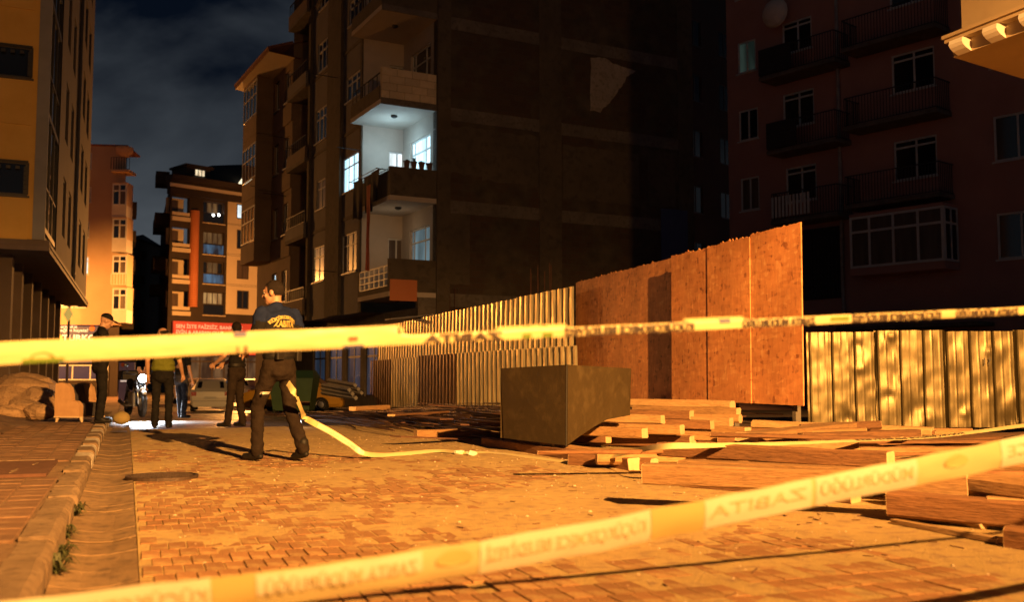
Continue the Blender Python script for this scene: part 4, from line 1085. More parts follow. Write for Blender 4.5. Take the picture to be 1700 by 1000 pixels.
# ------------------------------------------------------------------ R: maroon block at the back right
oR = at(1500, 420, 33.0); RF = Fr(oR, (.633, -.775))
R = empty('maroon_apartment_block', (oR.x, oR.y, -.2)); tag(R, 'dark maroon apartment block with railed balconies and white window frames behind the hoarding', 'building')
kr0 = RF.kz(1210, 300)[0]; kr1 = RF.kz(1900, 300)[0]; RT = 21
small = [RF.rect(1224, 1254, 72, 124), RF.rect(1226, 1258, 185, 236), RF.rect(1229, 1260, 297, 352)]
aw = [RF.rect(1298, 1347, 40, 92), RF.rect(1299, 1351, 158, 215), RF.rect(1304, 1355, 280, 338)]
bw = [RF.rect(1479, 1551, 93, 158), RF.rect(1483, 1555, 236, 302)]
cw = [RF.rect(1648, 1730, 194, 270), RF.rect(1654, 1736, 355, 432)]
dz = bw[0][2] - bw[1][2]
up = [(r[0], r[1], r[2] + dz, r[3] + dz) for r in (small[0], aw[0], bw[0], cw[0])]
ops = small + aw + bw + cw + up
mb = MB(); wall(mb, RF, kr0, kr1, -1, RT, ops, .15); mb.quad(RF.p(kr0, -1), RF.p(kr0, -1, -12), RF.p(kr0, RT, -12), RF.p(kr0, RT)); obj('wall', mb, M['maroon'], R)
for i, r in enumerate(ops):
    g = L_GREEN if i == 0 else (M['glass_curt'] if i == 2 else M['glass'])
    isdoor = r in aw or r in bw
    window(R, RF, r, 2, (.82,) if isdoor else (), M['white_fr'], g, .09, .065, colsplit=[.52] if isdoor else None)
def r_balcony(x0, x1, y, seed):
    k0, zf = RF.kz(x0, y, .9); k1, _ = RF.kz(x1, y, .9)
    mb = MB(); mb.fbox(RF, k0, k1, zf - .14, zf, .0, 1.0); b = obj('balcony', mb, M['conc_dk'], R)
    q = MB(); railing(q, RF, k0 + .03, k1 - .03, zf + .03, zf + 1.0, .95, .11, .009, side=(k0 + .03, k1 - .03)); obj('railing', q, M['rail'], b)
    return b, k0, k1, zf
zs_ = []
for (x0, x1, y) in ((1262, 1388, 130), (1275, 1390, 252), (1282, 1394, 368), (1398, 1556, 82), (1402, 1558, 212), (1404, 1563, 342)):
    b, k0, k1, zf = r_balcony(x0, x1, y, 0)
    if x0 < 1280:
        q = MB(); q.fbox(RF, k0 + .02, k0 + (k1 - k0) * .45, zf + .05, zf + 1.02, .99, 1.02); obj('screen_cloth', q, clothd, b)
    elif x0 == 1282:
        for j in range(11):
            kk = k0 + .06 + j * .15; q = MB(); q.fbox(RF, kk, kk + .085, zf + .1, zf + .86, .99, 1.01); obj('white_slat', q, M['white_fr'], b)
mb = MB(); mb.tube([RF.p(RF.kz(1402, 480)[0], -.5, .09), RF.p(RF.kz(1396, 250)[0] * .5 + RF.kz(1402, 480)[0] * .5, RT, .09)], .065, 8); obj('downpipe', mb, M['pipe'], R)
# enclosed balcony
r = RF.rect(1410, 1566, 362, 447, .95); fe = RF.shifted(.95)
window(R, fe, r, 4, (.7,), M['white_fr'], M['glass_curt'], .04, .08, name='enclosed_balcony', sill=False, colsplit=[.22, .48, .74])
fs_ = Fr(fe.p(r[1], 0), -RF.n, RF.d); window(R, fs_, (.04, .9, r[2], r[3]), 2, (.7,), M['white_fr'], M['glass'], .03, .07, name='enclosed_balcony_side', sill=False)
mb = MB(); mb.fbox(RF, r[0], r[1], r[2] - .25, r[2] - .01, .0, .95); obj('balcony', mb, M['maroon'], R); mb = MB(); mb.fbox(RF, r[0], r[1], r[3] + .01, r[3] + .1, .0, .97); obj('balcony_roof', mb, M['maroon'], R)
# ground floor grille and doorway
r = RF.rect(1322, 1398, 385, 500); mb = MB(); railing(mb, RF, r[0], r[1], r[2], r[3], .12, .14, .012); obj('security_grille', mb, M['rail'], R)
mb = MB(); mb.fbox(RF, r[0], r[1], r[2], r[3], .0, .03); obj('dark_doorway', mb, M['dark'], R)
mb = MB(); mb.fbox(RF, r[1] + .3, r[1] + 5.2, 2.4, 2.52, .0, 1.0); obj('ledge', mb, M['conc_dk'], R)
for k in (r[1] + .6, r[1] + 2.4, r[1] + 4.2): window(R, RF, (k, k + 1.2, .8, 2.2), 2, (), M['dark_fr'], M['glass'], -.02, .06, name='ground_window', sill=False)
k0, z0 = RF.kz(1262, 28, .6); mb = MB(); mb.lathe(RF.p(k0 + .6, z0, .5), [(.03, .34), (.3, .28), (.5, .12), (.55, 0)], 16, RF.n); obj('satellite_dish', mb, M['white_pl'], R)

p0 = at(1120, 400, 52); p1_ = at(1300, 400, 60); f = Fr(p0, (p1_.x - p0.x, p1_.y - p0.y)); w = (p1_ - p0).length
e = empty('rear_house', (p0.x, p0.y, -.5)); tag(e, 'unlit dark house filling the gap between the brick wall and the maroon block', 'house')
ops = [(1.5 + 3 * i, 2.7 + 3 * i, 3.5 + 3.1 * j, 5 + 3.1 * j) for i in range(2) for j in range(6)]
mb = MB(); wall(mb, f, 0, w, -1, 27, ops); obj('wall', mb, M['e_dark'], e)
for o in ops: window(e, f, o, 2, (), M['dark_fr'], M['glass'], .1, .06)

# ------------------------------------------------------------------ N: near building on the right, overhanging corner
cN = at(1583, 95, 10.2)
N = empty('overhanging_corner_building', (cN.x, cN.y, 0)); tag(N, 'orange lit overhanging corner of a building with a bracketed cornice, top right', 'building')
aN = math.radians(23); NF = Fr(cN, (math.sin(aN), -math.cos(aN))); aM = math.radians(34); NS = Fr(cN, (math.cos(aM), math.sin(aM)), V((-math.sin(aM), math.cos(aM), 0)))
zn = cN.z
nm = mat('n_wall', (.34, .25, .15), (.40, .30, .18), 2, .85, .2, 120)
mb = MB(); wall(mb, NF, .12, 18, zn + .2, zn + 12); obj('wall', mb, nm, N)
mb = MB(); wall(mb, NS, .06, 8, zn + .2, zn + 12, out=-.1); obj('side_wall', mb, nm, N)
mb = MB(); mb.add([NF.p(0, zn, 0), NF.p(18, zn, 0), NF.p(18, zn, -7), NS.p(8, zn, 0)], [(0, 1, 2, 3)]); obj('soffit', mb, nm, N)
mb = MB(); mb.fbox(NF, -.02, 18, zn + .14, zn + .2, -.2, .1); mb.fbox(NF, .0, 18, zn + .0, zn + .138, -.2, .0); mb.fbox(NF, -.03, 18, zn + .18, zn + .215, .1, .13); obj('cornice', mb, nm, N)
mb = MB(); mb.fbox(NS, .0, 8, zn + .005, zn + .19, -.25, -.02); obj('cornice_return', mb, nm, N)
for i in range(14):
    k = .06 + i * .42
    mb = MB(); pr = [(0, .0), (0, .135), (.12, .135), (.13, .09), (.11, .06), (.07, .03)]
    mb.prism([NF.p(k, zn + z, o) for o, z in pr], NF.d * .17); obj('bracket', mb, M['white_pl'], N)
gw = Fr(NF.p(0, 0, -6.3), NF.d, NF.n); mb = MB(); wall(mb, gw, 1, 18, -.1, zn); obj('ground_floor_wall', mb, M['conc_dk'], N)

# ------------------------------------------------------------------ hoarding: OSB boards and corrugated sheets
osb = bpy.data.materials.new('osb'); osb.use_nodes = True
_nt = osb.node_tree; _b = _nt.nodes['Principled BSDF']; _b.inputs['Roughness'].default_value = .7
_tc = _nt.nodes.new('ShaderNodeTexCoord')
_m1 = _nt.nodes.new('ShaderNodeMapping'); _m1.inputs['Rotation'].default_value = (.3, .2, .5); _m1.inputs['Scale'].default_value = (7, 7, 19)
_v = _nt.nodes.new('ShaderNodeTexVoronoi'); _v.inputs['Scale'].default_value = 1.0; _v.feature = 'F1'; _v.inputs['Randomness'].default_value = 1
_m2 = _nt.nodes.new('ShaderNodeMapping'); _m2.inputs['Rotation'].default_value = (.7, -.4, 1.2); _m2.inputs['Scale'].default_value = (22, 22, 7)
_v2 = _nt.nodes.new('ShaderNodeTexVoronoi'); _v2.inputs['Scale'].default_value = 1.0
for _m, _vv in ((_m1, _v), (_m2, _v2)): _nt.links.new(_tc.outputs['Object'], _m.inputs['Vector']); _nt.links.new(_m.outputs['Vector'], _vv.inputs['Vector'])
_sr = _nt.nodes.new('ShaderNodeSeparateColor'); _nt.links.new(_v.outputs['Color'], _sr.inputs['Color'])
_sr2 = _nt.nodes.new('ShaderNodeSeparateColor'); _nt.links.new(_v2.outputs['Color'], _sr2.inputs['Color'])
_av = _nt.nodes.new('ShaderNodeMath'); _av.operation = 'ADD'; _nt.links.new(_sr.outputs['Red'], _av.inputs[0]); _nt.links.new(_sr2.outputs['Red'], _av.inputs[1])
_hf = _nt.nodes.new('ShaderNodeMath'); _hf.operation = 'MULTIPLY'; _hf.inputs[1].default_value = .5; _nt.links.new(_av.outputs[0], _hf.inputs[0])
_r = _nt.nodes.new('ShaderNodeValToRGB'); _r.color_ramp.elements[0].position = .0; _r.color_ramp.elements[0].color = (.26, .085, .032, 1); _r.color_ramp.elements[1].position = 1; _r.color_ramp.elements[1].color = (.86, .46, .20, 1)
_e = _r.color_ramp.elements.new(.22); _e.color = (.62, .245, .09, 1); _e = _r.color_ramp.elements.new(.78); _e.color = (.74, .32, .12, 1)
_nt.links.new(_hf.outputs[0], _r.inputs['Fac'])
_n3 = _nt.nodes.new('ShaderNodeTexNoise'); _n3.inputs['Scale'].default_value = 1.1; _n3.inputs['Detail'].default_value = 7; _nt.links.new(_tc.outputs['Object'], _n3.inputs['Vector'])
_m3 = _nt.nodes.new('ShaderNodeMapRange'); _m3.inputs['From Min'].default_value = .3; _m3.inputs['From Max'].default_value = .7; _m3.inputs['To Min'].default_value = .80; _m3.inputs['To Max'].default_value = 1.25; _nt.links.new(_n3.outputs['Fac'], _m3.inputs['Value'])
_mx = _nt.nodes.new('ShaderNodeMix'); _mx.data_type = 'RGBA'; _mx.blend_type = 'MULTIPLY'; _mx.inputs['Factor'].default_value = 1; _nt.links.new(_r.outputs['Color'], _mx.inputs['A']); _nt.links.new(_m3.outputs['Result'], _mx.inputs['B']); _nt.links.new(_mx.outputs['Result'], _b.inputs['Base Color'])
_bp = _nt.nodes.new('ShaderNodeBump'); _bp.inputs['Strength'].default_value = .35; _bp.inputs['Distance'].default_value = .004; _nt.links.new(_hf.outputs[0], _bp.inputs['Height']); _nt.links.new(_bp.outputs['Normal'], _b.inputs['Normal'])
M['osb_edge'] = mat('osb_edge', (.46, .27, .13), (.36, .19, .09), 30, .9)
tin = mat('zinc_sheet', (.52, .43, .22), (.66, .56, .32), 3, .30, .05, 8, metal=.85, stretch=(1, 1, .35), rough2=.5)
tin_b = mat('zinc_sheet_brown', (.16, .09, .045), (.22, .13, .07), 4, .35, .12, 14, metal=.85, stretch=(1, 1, .35))
brass = mat('zinc_sheet_dented', (.10, .076, .034), (.135, .105, .048), 2.4, .34, .08, 4, metal=.65, stretch=(2.6, 2.6, .45), rough2=.46, c3=(.085, .064, .028))

pR = at(1331, 560, 13.2); pM = at(1113, 540, 16.75); pL = at(957, 540, 21.1)
for p in (pR, pM, pL): p.z = 0
H = empty('osb_hoarding', (pM.x, pM.y, 0)); tag(H, 'orange chipboard site hoarding of tall boards in front of the dark yard', 'hoarding')
def ragged(fr, k0, k1, z0, z1, lean, mi, seed, th=.018):
    """a board with a torn top edge"""
    mb = MB(); n = 44; top = []; bot = []
    for i in range(n + 1):
        k = k0 + (k1 - k0) * i / n; h = z1 + .016 * noise.noise(V((k * 14, seed, 0))) + .02 * noise.noise(V((k * 47, seed, 3))) + (.03 if random.random() < .06 else 0)
        top.append(fr.p(k, h, -lean)); bot.append(fr.p(k, z0 + .006 * noise.noise(V((k * 9, seed, 9))), 0))
    vs = top + bot + [p - fr.n * th for p in top] + [p - fr.n * th for p in bot]; m = n + 1; fs = []; 
    for i in range(n):
        fs += [(i, i + 1, m + i + 1, m + i), (2 * m + i + 1, 2 * m + i, 3 * m + i, 3 * m + i + 1), (i + 1, i, 2 * m + i, 2 * m + i + 1), (m + i, m + i + 1, 3 * m + i + 1, 3 * m + i)]
    fs += [(0, m, 3 * m, 2 * m), (n, 2 * m + n, 3 * m + n, m + n)]
    mb.add(vs, fs); return mb
HF = Fr(pR, pM - pR); wid = (pM - pR).length
HF2 = Fr(pM, pL - pM).shifted(-.30); wid2 = HF2.kz(955, 540)[0]
zO0, zO1 = .46, 2.88
bl = wid / 3
for i in range(3):
    a, b = i * bl + (.006 if i else 0), (i + 1) * bl - .006
    obj('board', ragged(HF.shifted((.0, .012, -.006)[i]), a, b, zO0, zO1 + (0, .0, -.01)[i] + (.03 if i == 0 else 0), .02, 0, i * 3.7), osb, H)
bl2 = wid2 / 4
for i in range(4):
    obj('board', ragged(HF2, i * bl2 - .35 * (i == 0) + .004, (i + 1) * bl2 - .004, zO0 - .15, zO1 + .045, .02, 0, 20 + i * 3.7), osb, H)
for k in (.3, wid / 2, wid - .3):
    mb = MB(); mb.fbox(HF, k - .04, k + .04, -.05, zO1 - .15, -.14, -.06); obj('post', mb, M['conc_dk'], H)
for k in (.6, wid2 * .5, wid2 - .1):
    mb = MB(); mb.fbox(HF2, k - .04, k + .04, -.05, zO1 - .15, -.12, -.04); obj('post', mb, M['conc_dk'], H)
mb = MB(); mb.fbox(HF, .05, wid - .05, .72, .82, -.06, -.022); mb.fbox(HF, .05, wid - .05, 2.3, 2.4, -.066, -.046); obj('batten', mb, M['conc_dk'], H)

def corr(fr, k0, k1, z0, z1, period, depth, seed, dent=.0, lean=0.0, nz=10, skew=0.0, pan=False):
    FS, DS_ = ((0, .10, .40, .52, .56, .92), (0, 1, 1, .15, 0, 0)) if not pan else ((0, .04, .12, .17, .24, .31, .38, .45, .52, .59, .66, .73, .80, .87, .96), (0, -.9, -.9, .1, .0, .0, .0, .0, .05, .0, .0, .0, .0, .05, 0))
    """a corrugated sheet: trapezoid ribs across, real dents"""
    mb = MB(); ks = []; k = k0
    while k < k1 - 1e-4:
        for f, dd in zip(FS, DS_):
            if k + f * period < k1: ks.append((k + f * period, dd))
        k += period
    ks.append((k1, 0)); n = len(ks); vs = []; fs = []
    rn = random.Random(int(seed * 10)); pits = [(rn.uniform(k0, k1), rn.uniform(z0, z1), rn.uniform(.08, .20), rn.choice((-1, 1)) * rn.uniform(.006, .022)) for _ in range(12)] if pan else []
    for j in range(nz + 1):
        g = j / nz
        for (k, d) in ks:
            z = z0 + (z1 - z0) * g
            o = depth * d + dent * (noise.noise(V((k * 2.6, z * 2.2, seed))) + .45 * noise.noise(V((k * 6, z * 5, seed + 5)))) - lean * g
            for (pk, pz, pr, pd) in pits:
                q_ = ((k - pk) ** 2 + (z - pz) ** 2) / (pr * pr)
                if q_ < 4: o += pd * math.exp(-q_ * 1.2)
            kk = k + dent * .35 * noise.noise(V((k * 3, z * 2.6, seed + 9))) + skew * (g - .5)
            vs.append(fr.p(kk, z + (.006 * noise.noise(V((k * 8, seed, 1))) if j in (0, nz) else 0), o))
    for j in range(nz):
        for i in range(n - 1): a = j * n + i; fs.append((a, a + 1, a + n + 1, a + n))
    mb.add(vs, fs); return mb
# corrugated run along the street
pF = at(606, 560, 38.0); pF.z = 0; pN = at(952, 560, 21.2); pN.z = 0
G = empty('corrugated_fence', ((pF.x + pN.x) / 2, (pF.y + pN.y) / 2, 0)); tag(G, 'long corrugated metal fence in two rows of sheets receding along the street', 'fence')
GF = Fr(pN, pF - pN); gl_ = (pF - pN).length
k = 0; i = 0
while k < gl_ - 2.2:
    w = random.choice((1.55, 1.86, 2.17)); 
    obj('corrugated_sheet', corr(GF, k, min(k + w + .05, gl_), 1.40 + random.uniform(-.02, .02), 2.76 + random.uniform(-.012, .012) - .008 * k, .31, .042, i * 2.1, .006, .02, skew=random.uniform(-.03, .03)), tin, G); k += w; i += 1
k = -.25; i = 0
while k < gl_ - .2:
    w = random.choice((2.17, 2.79, 3.41)); m = tin_b if i in (3, 5) else tin
    obj('corrugated_sheet', corr(GF.shifted(.03 + .01 * (i % 2)), k, min(k + w + .04, gl_), -.25 - .02 * k, 1.46 + random.uniform(-.04, .04), .31, .042, 50 + i * 2.1, .03 if k > gl_ - 3.5 else .008, .0, skew=random.uniform(-.03, .03)), m, G); k += w; i += 1
for q in range(8):
    k = gl_ * (q + .5) / 8; mb = MB(); mb.fbox(GF, k - .04, k + .04, -.7, 2.55 - .008 * k, -.12, -.04); obj('post', mb, M['conc_dk'], G)
obj('board', ragged(GF, gl_ - 2.15, gl_ - .05, 1.35, 2.75, .0, 0, 77), mat('osb_grey', (.34, .26, .24), (.44, .35, .31), 6, .85, .3, 60), G)
# rebar starter bars standing behind the fence
for (px, py, d, label) in ((742, 500, 33.2, 'left'), (898, 470, 26.5, 'right')):
    c = at(px, py, d); e = empty('starter_bars', (c.x, c.y, 1.0)); tag(e, 'cluster of upright rusty reinforcing bars behind the fence, ' + ('nearer the corner balconies' if label == 'left' else 'nearer the chipboard'), 'reinforcing bars', 'starter bars behind the fence')
    for q in range(8):
        o = V((.55 * (q % 4) / 3 - .28, .3 * (q // 4), 0)); mb = MB(); b = V((c.x, c.y, -.3)) + o; mb.tube([b, b + V((random.uniform(-.04, .04), 0, 3.9 + random.uniform(-.3, .3)))], .012, 6); obj('bar', mb, M['rust'], e)
    mb = MB(); mb.box(c.x - .35, c.x + .35, c.y - .05, c.y + .4, -.5, 2.4); obj('column_stub', mb, M['conc_dk'], e)
# dented fence on the right
q0 = at(1339, 600, 16.2); q1 = at(2260, 600, 15.0); q0.z = q1.z = 0
B = empty('dented_metal_fence', (q0.x, q0.y, 0)); tag(B, 'brass coloured dented sheet metal fence at the right edge', 'fence')
BF = Fr(q0, q1 - q0); bl_ = (q1 - q0).length; zt = at(1339, 551, 16.2).z; zb_ = at(1339, 710, 16.2).z
k = 0; i = 0
while k < bl_:
    obj('corrugated_sheet', corr(BF.shifted(.006 * (i % 2)), k, min(k + 1.09, bl_), zb_ + random.uniform(-.02, .02), zt + random.uniform(-.012, .012), .352, .05, 90 + i * 3.3, .016, .02, nz=56, pan=True), brass, B, smooth=False); k += 1.056; i += 1
for q in range(4):
    k = .2 + q * 1.2; mb = MB(); mb.fbox(BF, k - .03, k + .03, -.1, zt - .05, -.2, -.12); obj('post', mb, M['conc_dk'], B)
_w = text_mb('1?', .22, 0); mb = MB(); kk, zz = BF.kz(1630, 606, .07); mb.add([BF.p(kk + p.x * .8, zz + p.y * .7, .072) for p in _w.v], _w.f); obj('scrawl', mb, M['rail'], B)

# ------------------------------------------------------------------ olive cabinet shell on the timber
cab = mat('olive_panel', (.034, .022, .007), (.050, .033, .011), 1.7, .6, .2, 22, c3=(.066, .045, .018))
bC = onz(940, 738, .16); bLft = at(832, 728, bC.y + 1.0); bRgt = at(1049, 690, bC.y + 1.05)
K = empty('cabinet_shell', (bC.x, bC.y, .16)); tag(K, 'olive brown upturned cabinet shell standing on the timber, its lower edge broken', 'cabinet')
zl = lambda px, py, d: at(px, py, d).z
tC, tL, tR = at(940, 606, bC.y), at(831, 612, bLft.y), at(1048, 612, bRgt.y)
lC, lL = at(938, 740, bC.y), at(836, 728, bLft.y)
th = V((0, .03, 0))
mb = MB(); mb.prism([lL, lC, tC, tL], V((.012, .02, 0))); obj('left_panel', mb, cab, K)
pr = [at(942, 740, bC.y + .004), at(958, 728, bC.y + .16), at(985, 710, bC.y + .43), at(1008, 697, bC.y + .65), at(1030, 693, bC.y + .86), at(1046, 690, bRgt.y), tR, at(943, 606, bC.y + .004)]
mb = MB(); mb.prism(pr, V((-.012, .02, 0))); obj('right_panel', mb, cab, K)
tB = tL + tR - tC
mb = MB(); mb.prism([tC + V((0, .02, -.003)), tR + V((-.02, 0, -.003)), tB + V((0, 0, -.003)), tL + V((.02, 0, -.003))], V((0, 0, -.018))); obj('top_panel', mb, cab, K)
mb = MB(); mb.prism([tL + V((.0, .02, -.05)), tB + V((0, 0, -.05)), V((tB.x, tB.y, lL.z)), V((tL.x, tL.y + .02, lL.z))], V((0, .02, 0))); obj('back_panel', mb, cab, K)
mb = MB(); mb.tube([at(941, 605, bC.y - .004), at(940, 742, bC.y - .004)], .007, 6); obj('corner_trim', mb, M['dark'], K)

# ------------------------------------------------------------------ timber
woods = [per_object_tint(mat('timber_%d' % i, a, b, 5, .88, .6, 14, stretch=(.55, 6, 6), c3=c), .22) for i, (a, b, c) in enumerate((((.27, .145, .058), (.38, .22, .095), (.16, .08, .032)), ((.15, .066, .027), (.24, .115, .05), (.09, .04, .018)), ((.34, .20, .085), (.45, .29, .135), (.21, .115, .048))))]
wend = mat('timber_end', (.56, .37, .19), (.64, .44, .24), 25, .9, .3, 60)
def beam(a, b, w, h, label, wi=0, cat='beam', bend=.0, rough=.011, roll=0.0):
    if h > .07: w *= 1.18; h *= 1.18
    a, b = V(a), V(b); d = b - a; L_ = d.length; t = d.normalized(); sd = t.cross(V((0, 0, 1))).normalized(); up = sd.cross(t)
    if roll: sd, up = sd * math.cos(roll) + up * math.sin(roll), up * math.cos(roll) - sd * math.sin(roll)
    base = a.copy(); RM = Matrix((t, sd, up)).transposed()
    e = empty('loose_timber', a); e.rotation_euler = RM.to_euler(); tag(e, label, cat, 'timber beams by the hoarding')
    a = V((0, 0, 0)); t = V((1, 0, 0)); sd = V((0, 1, 0)); up = V((0, 0, 1)); d = t * L_; b = d
    n = max(4, int(L_ / .22)); vs = []; fs = []; c = random.choice((.14, .2, .3, .5)); sdd = random.uniform(0, 50); bw = random.uniform(-.03, .03) * L_ * .4
    prof = [(-1 + c, -1), (1 - c, -1), (1, -1 + c), (1, 1 - c), (1 - c, 1), (-1 + c, 1), (-1, 1 - c), (-1, -1 + c)]
    for i in range(n + 1):
        f = i / n; p = a + d * f + up * (bend * math.sin(math.pi * f)) + sd * (bw * math.sin(math.pi * f))
        for j, (x, y) in enumerate(prof):
            r1 = rough * noise.noise(V((f * L_ * 3, j * 2.3, sdd))); skew = (.012 * noise.noise(V((j, sdd, 1))) if i in (0, n) else 0)
            vs.append(p + sd * (x * w / 2 + r1) + up * (y * h / 2 + r1 * .7) + t * skew)
    for i in range(n):
        for j in range(8): fs.append((i * 8 + j, i * 8 + (j + 1) % 8, (i + 1) * 8 + (j + 1) % 8, (i + 1) * 8 + j))
    mb = MB(); mb.add(vs, fs); mb.add([vs[j] for j in range(8)], [tuple(reversed(range(8)))]); mb.add([vs[n * 8 + j] for j in range(8)], [tuple(range(8))])
    obj('shaft', mb, woods[wi], e, False, True)
    for (p, sg, base) in ((a, -1, 0), (b, 1, n * 8)):
        q = MB(); ring = [vs[base + j] for j in range(8)]; cc = sum(ring, V()) / 8
        q.prism([cc + (r - cc) * .985 + t * sg * .001 for r in ring], t * sg * .003); obj('end_grain', q, wend, e, False, True)
    return e
def pb(px, py, z, yaw, L_, w, h, label, wi=0, dz=0.0, **kw):
    """beam whose right end centre shows at px,py at height z; it runs back to the left at yaw degrees"""
    e = onz(px, py, z); a = math.radians(yaw + 24 + random.uniform(-7, 9)); s = e + V((-math.cos(a) * L_, math.sin(a) * L_, dz))
    return beam(s, e, w, h, label, wi, **kw)
def pp(x0, y0, z0, x1, y1, z1, w, h, label, wi=0, **kw):
    return beam(onz(x0, y0, z0), onz(x1, y1, z1), w, h, label, wi, **kw)
# stack beside the cabinet
pp(808, 735, .055, 1052, 772, .055, .11, .10, 'long beam lying along the road edge under the olive cabinet', 1)
pp(760, 722, .05, 930, 727, .06, .10, .08, 'beam lying behind the olive cabinet towards the steel rods', 1)
pp(905, 737, .13, 1062, 757, .07, .12, .04, 'thin board lying on the front beam beside the cabinet foot', 0)
pb(1086, 772, .055, 8, .9, .11, .10, 'short dark beam end poking out under the front stack', 1)
pb(1070, 720, .24, 12, 1.5, .10, .09, 'beam with rounded end, lowest left of the front stack', 0)
pb(1132, 714, .25, 14, 1.6, .10, .09, 'beam in the front stack, second row, second from the left', 0)
pb(1100, 697, .33, 16, 1.3, .10, .09, 'beam in the front stack touching the cabinet, upper left', 2)
pb(1148, 690, .36, 10, 1.5, .11, .09, 'square ended dark beam high in the front stack', 1)
pb(1182, 706, .26, 12, 1.4, .11, .09, 'square ended dark beam in the middle of the front stack', 1)
pb(1200, 726, .17, 7, 1.7, .10, .085, 'rounded beam at the lower right of the front stack', 0)
pb(1241, 718, .18, 13, 1.5, .11, .10, 'beam with pale cut end, rightmost of the front stack', 0)
pb(1214, 701, .29, 15, 1.4, .11, .09, 'beam behind the rightmost one in the front stack', 2)
pb(1229, 696, .31, 17, 1.3, .11, .09, 'broken ended beam at the back right of the front stack', 0)
pb(1216, 673, .47, 12, 2.1, .12, .10, 'long pale beam on top of the front stack', 2)
pb(1226, 684, .39, 11, 1.6, .10, .08, 'splintered beam just under the topmost pale one', 0)
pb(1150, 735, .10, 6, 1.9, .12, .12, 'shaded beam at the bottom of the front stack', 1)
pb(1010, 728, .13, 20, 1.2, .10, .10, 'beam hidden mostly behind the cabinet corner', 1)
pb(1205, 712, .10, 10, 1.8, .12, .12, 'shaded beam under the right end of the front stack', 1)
# middle
pp(1240, 726, .22, 1404, 708, .26, .24, .08, 'wide plank with a lit top right of the front stack', 0)
pp(1330, 712, .22, 1460, 706, .26, .12, .09, 'dark ended plank against the dented metal fence', 1)
pp(1300, 722, .20, 1438, 718, .24, .12, .08, 'worn plank between the wide plank and the fence', 0)
pp(1330, 728, .21, 1524, 722, .24, .14, .09, 'plank with a reddish slanted end below the dented fence', 1)
pp(1250, 748, .21, 1420, 744, .22, .12, .10, 'beam with pale round end under the loose tape', 0)
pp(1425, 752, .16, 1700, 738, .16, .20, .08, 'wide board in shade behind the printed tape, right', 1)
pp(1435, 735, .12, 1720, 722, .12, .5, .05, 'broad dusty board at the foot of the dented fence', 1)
pp(1098, 746, .24, 1478, 764, .27, .10, .10, 'long dark beam crossing the middle of the timber, topmost', 1)
pp(1132, 775, .16, 1512, 795, .17, .12, .09, 'long beam with pale upper edge under the topmost one', 0)
pp(1142, 797, .06, 1420, 822, .06, .12, .10, 'long beam resting on the road, front of the timber', 1)
pp(1300, 785, .14, 1560, 782, .16, .13, .09, 'beam mostly hidden behind the printed tape', 1)
# right foreground
pb(1604, 806, .22, 4, 1.9, .12, .11, 'thick beam with pale splintered round end, right foreground', 0)
pp(1612, 803, .23, 1760, 822, .22, .13, .11, 'beam butting the splintered one at the right edge', 0)
pp(1480, 836, .11, 1780, 862, .11, .12, .12, 'dark saw-marked beam under the splintered one', 1)
pp(1640, 845, .12, 1780, 852, .12, .12, .11, 'pale short beam at the right edge beside the saw-marked one', 2)
pp(1520, 775, .22, 1790, 786, .25, .13, .10, 'beam behind the tape at the far right, upper', 0)
pp(1500, 795, .20, 1790, 800, .20, .13, .10, 'beam behind the tape at the far right, lower', 1)
pp(1420, 800, .06, 1700, 822, .05, .13, .1, 'dark bottom beam below the right foreground stack', 1)
pp(1512, 854, .035, 1632, 874, .035, .05, .03, 'thin yellowish batten on the road, upper of two', 2)
pp(1484, 866, .025, 1660, 898, .025, .05, .03, 'thin yellowish batten on the road, lower of two', 2)
pp(1676, 893, .05, 1800, 908, .05, .1, .1, 'rounded log end at the right edge on the road', 1)
# more boards filling the heap below the fence
_rb = random.Random(11); _seen = set()
def _bl(px, py, w, h, i):
    a = ('narrow ' if w < .1 else 'broad ' if w > .16 else '') + ('thin board' if h < .04 else 'flat board' if h < .06 else 'thick board')
    b = 'against the dented fence' if py < 728 else 'in the middle of the timber heap' if py < 760 else 'just above the printed tape'
    c = 'left of its middle' if px < 1420 else 'near its centre' if px < 1570 else 'towards the right edge'
    for extra in ('', ', partly covered', ', under its neighbours', ', lying askew'):
        s = 'weathered ' + a + ' ' + b + ', ' + c.replace('its', "the heap's") + extra
        if s not in _seen: _seen.add(s); return s
    return s
for i in range(22):
    px = _rb.uniform(1280, 1720); py = _rb.uniform(712, 800) if i % 3 else _rb.uniform(716, 740); z = _rb.uniform(.05, .24) * (1 if py < 760 else .7)
    e_ = onz(px, py, z); a_ = math.radians(_rb.uniform(-12, 34)); L_ = _rb.uniform(1.1, 2.4); w_ = _rb.choice((.09, .11, .15, .2)); h_ = _rb.choice((.03, .05, .09, .1))
    beam(e_ + V((-math.cos(a_) * L_, math.sin(a_) * L_, _rb.uniform(-.04, .04))), e_, w_, h_, _bl(px, py, w_, h_, i), _rb.choice((0, 0, 1, 1, 2)), 'board')
# sleepers added to hold up the heap and deepen the shade under it
for (px, py, L_, h_, lb) in ((1165, 790, 1.5, .15, 'sleeper under the left end of the long beams'), (1300, 790, 1.6, .15, 'sleeper under the middle of the long beams'), (1440, 785, 1.6, .14, 'sleeper under the right end of the long beams'), (1560, 832, 1.3, .13, 'sleeper under the splintered beam at the right'), (1690, 838, 1.3, .13, 'sleeper at the right edge under the foreground beams'), (1120, 742, 1.4, .12, 'sleeper under the front stack beside the cabinet')):
    p_ = onz(px, py, .03); beam(V((p_.x, p_.y + .1, h_ / 2)), V((p_.x + .25, p_.y + .1 + L_, h_ / 2)), .14, h_ / 1.18, 'added dark ' + lb, 1)
